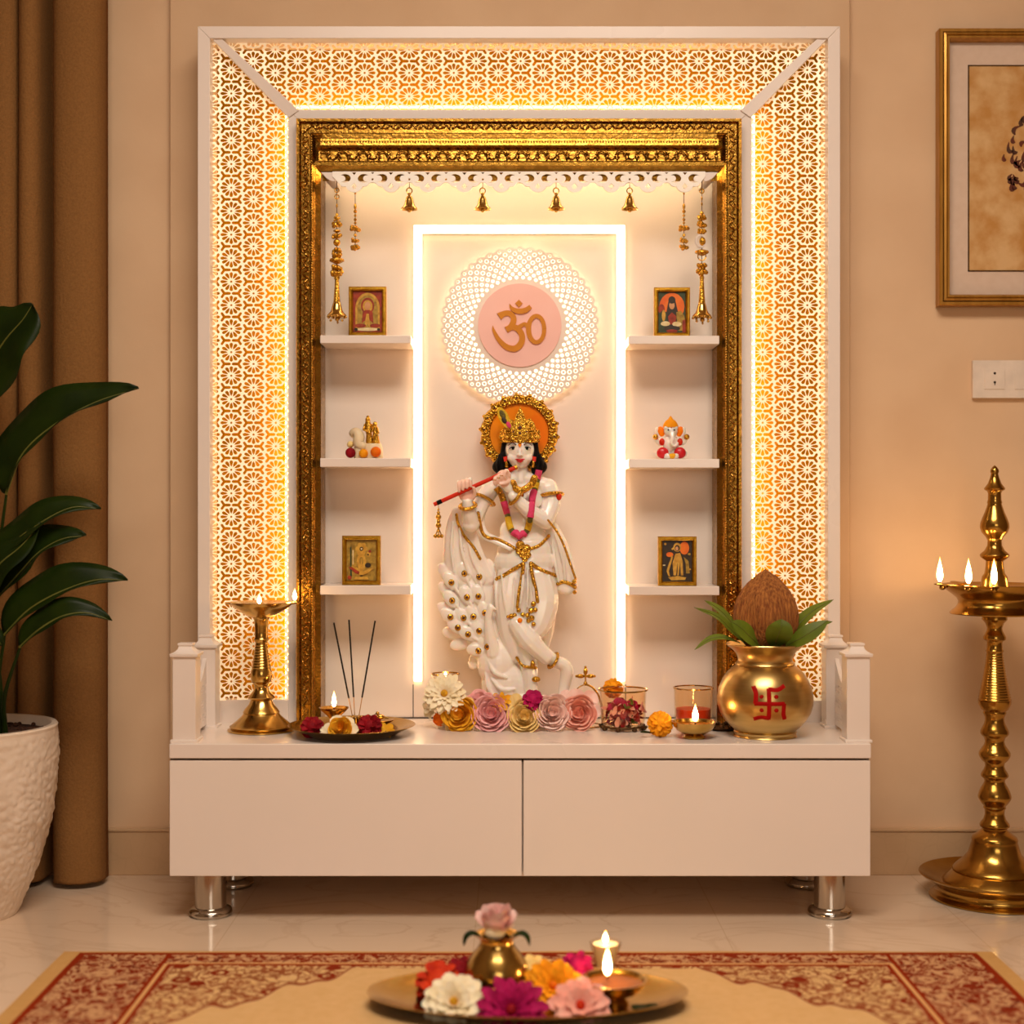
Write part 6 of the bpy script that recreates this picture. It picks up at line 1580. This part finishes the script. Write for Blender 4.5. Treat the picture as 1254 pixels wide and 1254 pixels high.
# flute
m = M(SD); m.tube([(533, fl(533), 33), (632.6, fl(632.6), 33)], 2.5, 14); flu = part(sta, 'flute', m, X['redpaint'], label='red flute')
m = M(SD); m.tube([(537, fl(537), 33), (542.5, fl(542.5), 33)], 2.75, 14); part(flu, 'band', m, X['black'], label='black band')
m = M(SD); m.tube([(630.5, fl(630.5), 33), (633.4, fl(633.4), 33)], 2.75, 14); part(flu, 'tip', m, X['jewel'])
m = M(SD); m.tube([(538.5, 618, 33), (538.5, 650, 33)], .45, 6)
for y, r in ((624, 1.6), (628, 2.2), (633, 3.6), (638, 2.6), (643, 3.6)): m.ell((538.5, y, 33), r, None, 10, 7)
for k, (dx, dz) in enumerate(((-3.2, 0), (3.2, 0), (0, 3), (0, -3))): m.tube([(538.5, 646, 33), (538.5+dx, 654, 33+dz)], [.8, .8], 6); m.ell((538.5+dx*1.2, 656, 33+dz), 2.5, None, 8, 6)
part(flu, 'tassel', m, X['jewel'], label='gold bead tassel')
# gold work laid on the marble: find the surface height by ray casting on the body
from mathutils.bvhtree import BVHTree
bv = BVHTree.FromPolygons([tuple(v.co+off) for v in bme.vertices], [tuple(p.vertices) for p in bme.polygons])
def surf(x, y, dflt=10):
    # depth of the marble surface under the point (x, y) of the statue's own front view, in px units
    o_ = Vector(((x-627)*s_, SD-80*s_, H-(y-627)*s_)); h_ = bv.ray_cast(o_, Vector((0, 1, 0)))
    return (SD-h_[0].y)/s_ if h_[0] else dflt
def band(m, pts, w, n=24, bead=True, lift=.4):
    w = w*1.3
    P = spline([(x, y, 0) for x, y in pts], n); zs = [surf(p.x, p.y, None) for p in P]
    last = next((z for z in zs if z is not None), 8)
    for i in range(n):
        if zs[i] is None or abs(zs[i]-last) > 14: zs[i] = last
        last = zs[i]
    zs = [(zs[max(i-1, 0)]+zs[i]+zs[min(i+1, n-1)])/3 for i in range(n)]
    Q = [(P[i].x, P[i].y, zs[i]+lift) for i in range(n)]
    m.tube(Q, w/2, 8, .55, (0, 0, 1), cap='round')
    if bead:
        L = sum((Vector(Q[i+1])-Vector(Q[i])).length for i in range(n-1)); k = int(L/(w*.9)); S = spline(Q, max(2, k))
        for p in S: m.ell((p.x, p.y, p.z+w*.25), w*.32, None, 7, 5)
m = M(SD)
band(m, [(586, 628), (588, 640), (591.5, 653), (599, 658.5), (607, 659.5), (618, 664), (630, 671)], 3.2)
band(m, [(650, 671.5), (661, 667), (672.5, 656)], 3.2)
part(sta, 'sash_trim', m, X['jewel'], label='gold trim along the sash')
m = M(SD); band(m, [(559.5, 630), (561, 640), (568, 655), (580, 670), (588, 684)], 2.8)
part(sta, 'shawl_trim', m, X['jewel'], label='gold trim on the left shawl edge')
m = M(SD); band(m, [(670.5, 637), (681, 650), (690, 668), (697, 688), (704, 708)], 2.2); band(m, [(683, 715), (690, 712.5), (698, 715), (704, 719)], 3.6)
m.ell((703, 712, surf(700, 714)+2), 3); m.ell((703.5, 725, surf(698, 718)+2), 2.6)
part(sta, 'scarf_trim', m, X['jewel'], label='gold trim and tassel on the right scarf')
m = M(SD); z = surf(641, 675)
for x, y, r in ((637, 667, 5.5), (644, 672, 6.2), (640, 678, 5), (646, 679, 4.5), (635, 674, 4), (642.5, 684, 4)): m.ell((x, y, z+.5), (r, r, 3.4)); m.tube([(x+r*.7*math.cos(t), y+r*.7*math.sin(t), z+3.2) for t in [2*PI*i/10 for i in range(11)]], .8, 6, cap=False)
part(sta, 'belt_knot', m, X['jewel'], label='gold knotted belt clasp')
m = M(SD)
band(m, [(640, 690), (628, 697), (617, 704), (607.5, 709)], 3.8); band(m, [(650, 689), (660, 696), (671, 701), (681.5, 705)], 3.8)
band(m, [(641, 690), (639, 705), (635.5, 722), (633, 742)], 3.4); band(m, [(649.5, 690), (652, 705), (656, 722), (658, 735)], 3.4)
part(sta, 'girdle', m, X['jewel'], label='gold girdle with hanging bands')
m = M(SD)
for x, y, r in ((635, 746, 3), (640, 752, 3), (646, 752, 3.4), (650, 746, 3.6), (653, 738, 3.4), (651, 755, 3.6), (653, 762, 2.8), (626, 753, 3.2), (630, 752, 3), (655, 745, 3), (647, 758, 3), (622, 753.5, 2)): m.ell((x, y, surf(x, y)+1), (r, r, 2.6))
gt = part(sta, 'girdle_tassel', m, X['jewel'], label='gold tassel ends')
m = M(SD); m.ell((636.5, 757.5, surf(636, 757)+2), 3); part(gt, 'bead', m, X['orange'])
m = M(SD)
band(m, [(628, 592), (632, 599), (640, 600.5), (650, 594), (654, 586)], 6.4); 
for x, y, r in ((635, 601, 4), (638, 606, 3.6), (641, 601, 3.4), (631, 599, 3)): m.ell((x, y, surf(x, y)+.6), (r, r, 2.4))
part(sta, 'necklace', m, X['jewel'], label='gold necklace with pendant')
def bangle(name, p, ax, r, w, lab):
    m = M(SD); a, u, v = basis(ax); 
    pts = [tuple(Vector(p)+(u*math.cos(t)+v*math.sin(t))*r) for t in [2*PI*i/24 for i in range(25)]]; m.tube(pts, w, 8, cap=False)
    for i in range(18): t = 2*PI*i/18; m.ell(tuple(Vector(p)+(u*math.cos(t)+v*math.sin(t))*(r+w*.6)), w*.7, None, 7, 5)
    return part(sta, name, m, X['jewel'], label=lab)
bangle('bracelet', (573.5, 619.5, 23), (-.1, -.8, .4), 8.8, 2.4, 'gold bracelet on the raised wrist')
bangle('bracelet', (631, 609.5, 27), (-.75, -.6, .25), 9.0, 2.4, 'gold bracelet on the crossing wrist')
al = bangle('armlet', (674.5, 607, 3), (.12, .95, .2), 13.6, 2.4, 'gold armlet')
m = M(SD); m.ell((684, 608, 12), (3.6, 5, 3)); part(al, 'stone', m, X['redpaint'])
bangle('armlet', (593.5, 612, 4), (-.45, .85, .25), 12.8, 2.0, 'gold armlet on the raised arm')
bangle('anklet', (677, 807.5, 13.5), (.8, .5, -.3), 9.4, 1.9, 'gold anklet on the crossed leg')
m = M(SD); band(m, [(633, 804), (640, 813), (649, 815), (656, 816)], 3.0); m.ell((652, 812, surf(652, 812)+1), (3, 5.5, 2.5)); m.ell((656, 830, surf(655, 830)+1), (5.5, 3.6, 2.4)); part(sta, 'anklet', m, X['jewel'], label='gold anklet on the standing leg')
m = M(SD)
for k in (1, 2, 3): 
    x0, y0 = 621-3.9*k, 577.5+2.6*k; m.tube([(x0-2.6+2.7*math.cos(t), y0+3.5, 37.5+2.9*math.sin(t)) for t in [2*PI*i/10 for i in range(11)]], .6, 6, cap=False)
part(sta, 'finger_rings', m, X['jewel'])
# garland
def tube_on(m, pts, w, n=8):
    P = spline([(x, y, 0) for x, y in pts], n); m.tube([(p.x, p.y, surf(p.x, p.y)+w*.25) for p in P], w/2, 12, cap=True)
left = [(608, 597), (614, 606), (618, 618), (621.5, 630), (624, 643), (628, 651), (634, 655)]
right = [(660, 576), (657.5, 588), (655, 598), (652, 608), (650.5, 620), (649, 634), (646, 648), (640, 655)]
gar = None
def segs(path, spec):
    P = spline([(x, y, 0) for x, y in path], 80); t = 0; tot = sum(a for a, _ in spec)
    for ln, mt in spec:
        i0 = int(t/tot*79); t += ln; i1 = min(79, max(i0+2, int(t/tot*79))); seg = P[i0:i1+1]; step = max(1, len(seg)//6); q_ = seg[::step]
        if q_[-1] is not seg[-1]: q_.append(seg[-1])
        m = M(SD); zz = [surf(p.x, p.y) for p in q_]; zz = [min(z_, (zz[0]+zz[-1])/2+5) for z_ in zz]
        m.tube([(p.x, p.y, z_+1.4) for p, z_ in zip(q_, zz)], 4.2 if mt != 'olive' else 3.5, 12)
        part(gar, {'pink': 'pink_segment', 'yellow': 'yellow_segment', 'olive': 'olive_segment', 'jewel': 'gold_segment'}[mt], m, X[mt])
m = M(SD); m.tube([(632, 652, surf(632, 652)+2.5), (636, 656.5, surf(636, 656)+3), (640, 653, surf(640, 652)+2.5)], [4, 5, 4], 12, cap='round'); gar = part(sta, 'garland', m, X['pink'], label='pink and yellow flower garland')
segs(left, [(12, 'jewel'), (6, 'jewel'), (13, 'pink'), (4, 'olive'), (13, 'yellow'), (5, 'olive'), (10, 'pink')])
segs(right, [(12, 'pink'), (3, 'olive'), (10, 'yellow'), (4, 'olive'), (12, 'pink'), (18, 'pink'), (3, 'olive'), (10, 'yellow'), (4, 'olive'), (6, 'pink')])
# feather eyes
for (x, y) in EYES:
    z = surf(x, y); m = M(SD); m.ell((x, y, z), (3.8, 4.0, 1.5), None, 14, 8); fe_ = part(sta, 'feather_eye', m, X['jewel'], label='gold feather eye')
    m = M(SD); m.ell((x, y, z+1.2), (1.7, 1.9, .9), None, 10, 6); part(fe_, 'pupil', m, X['brow'])
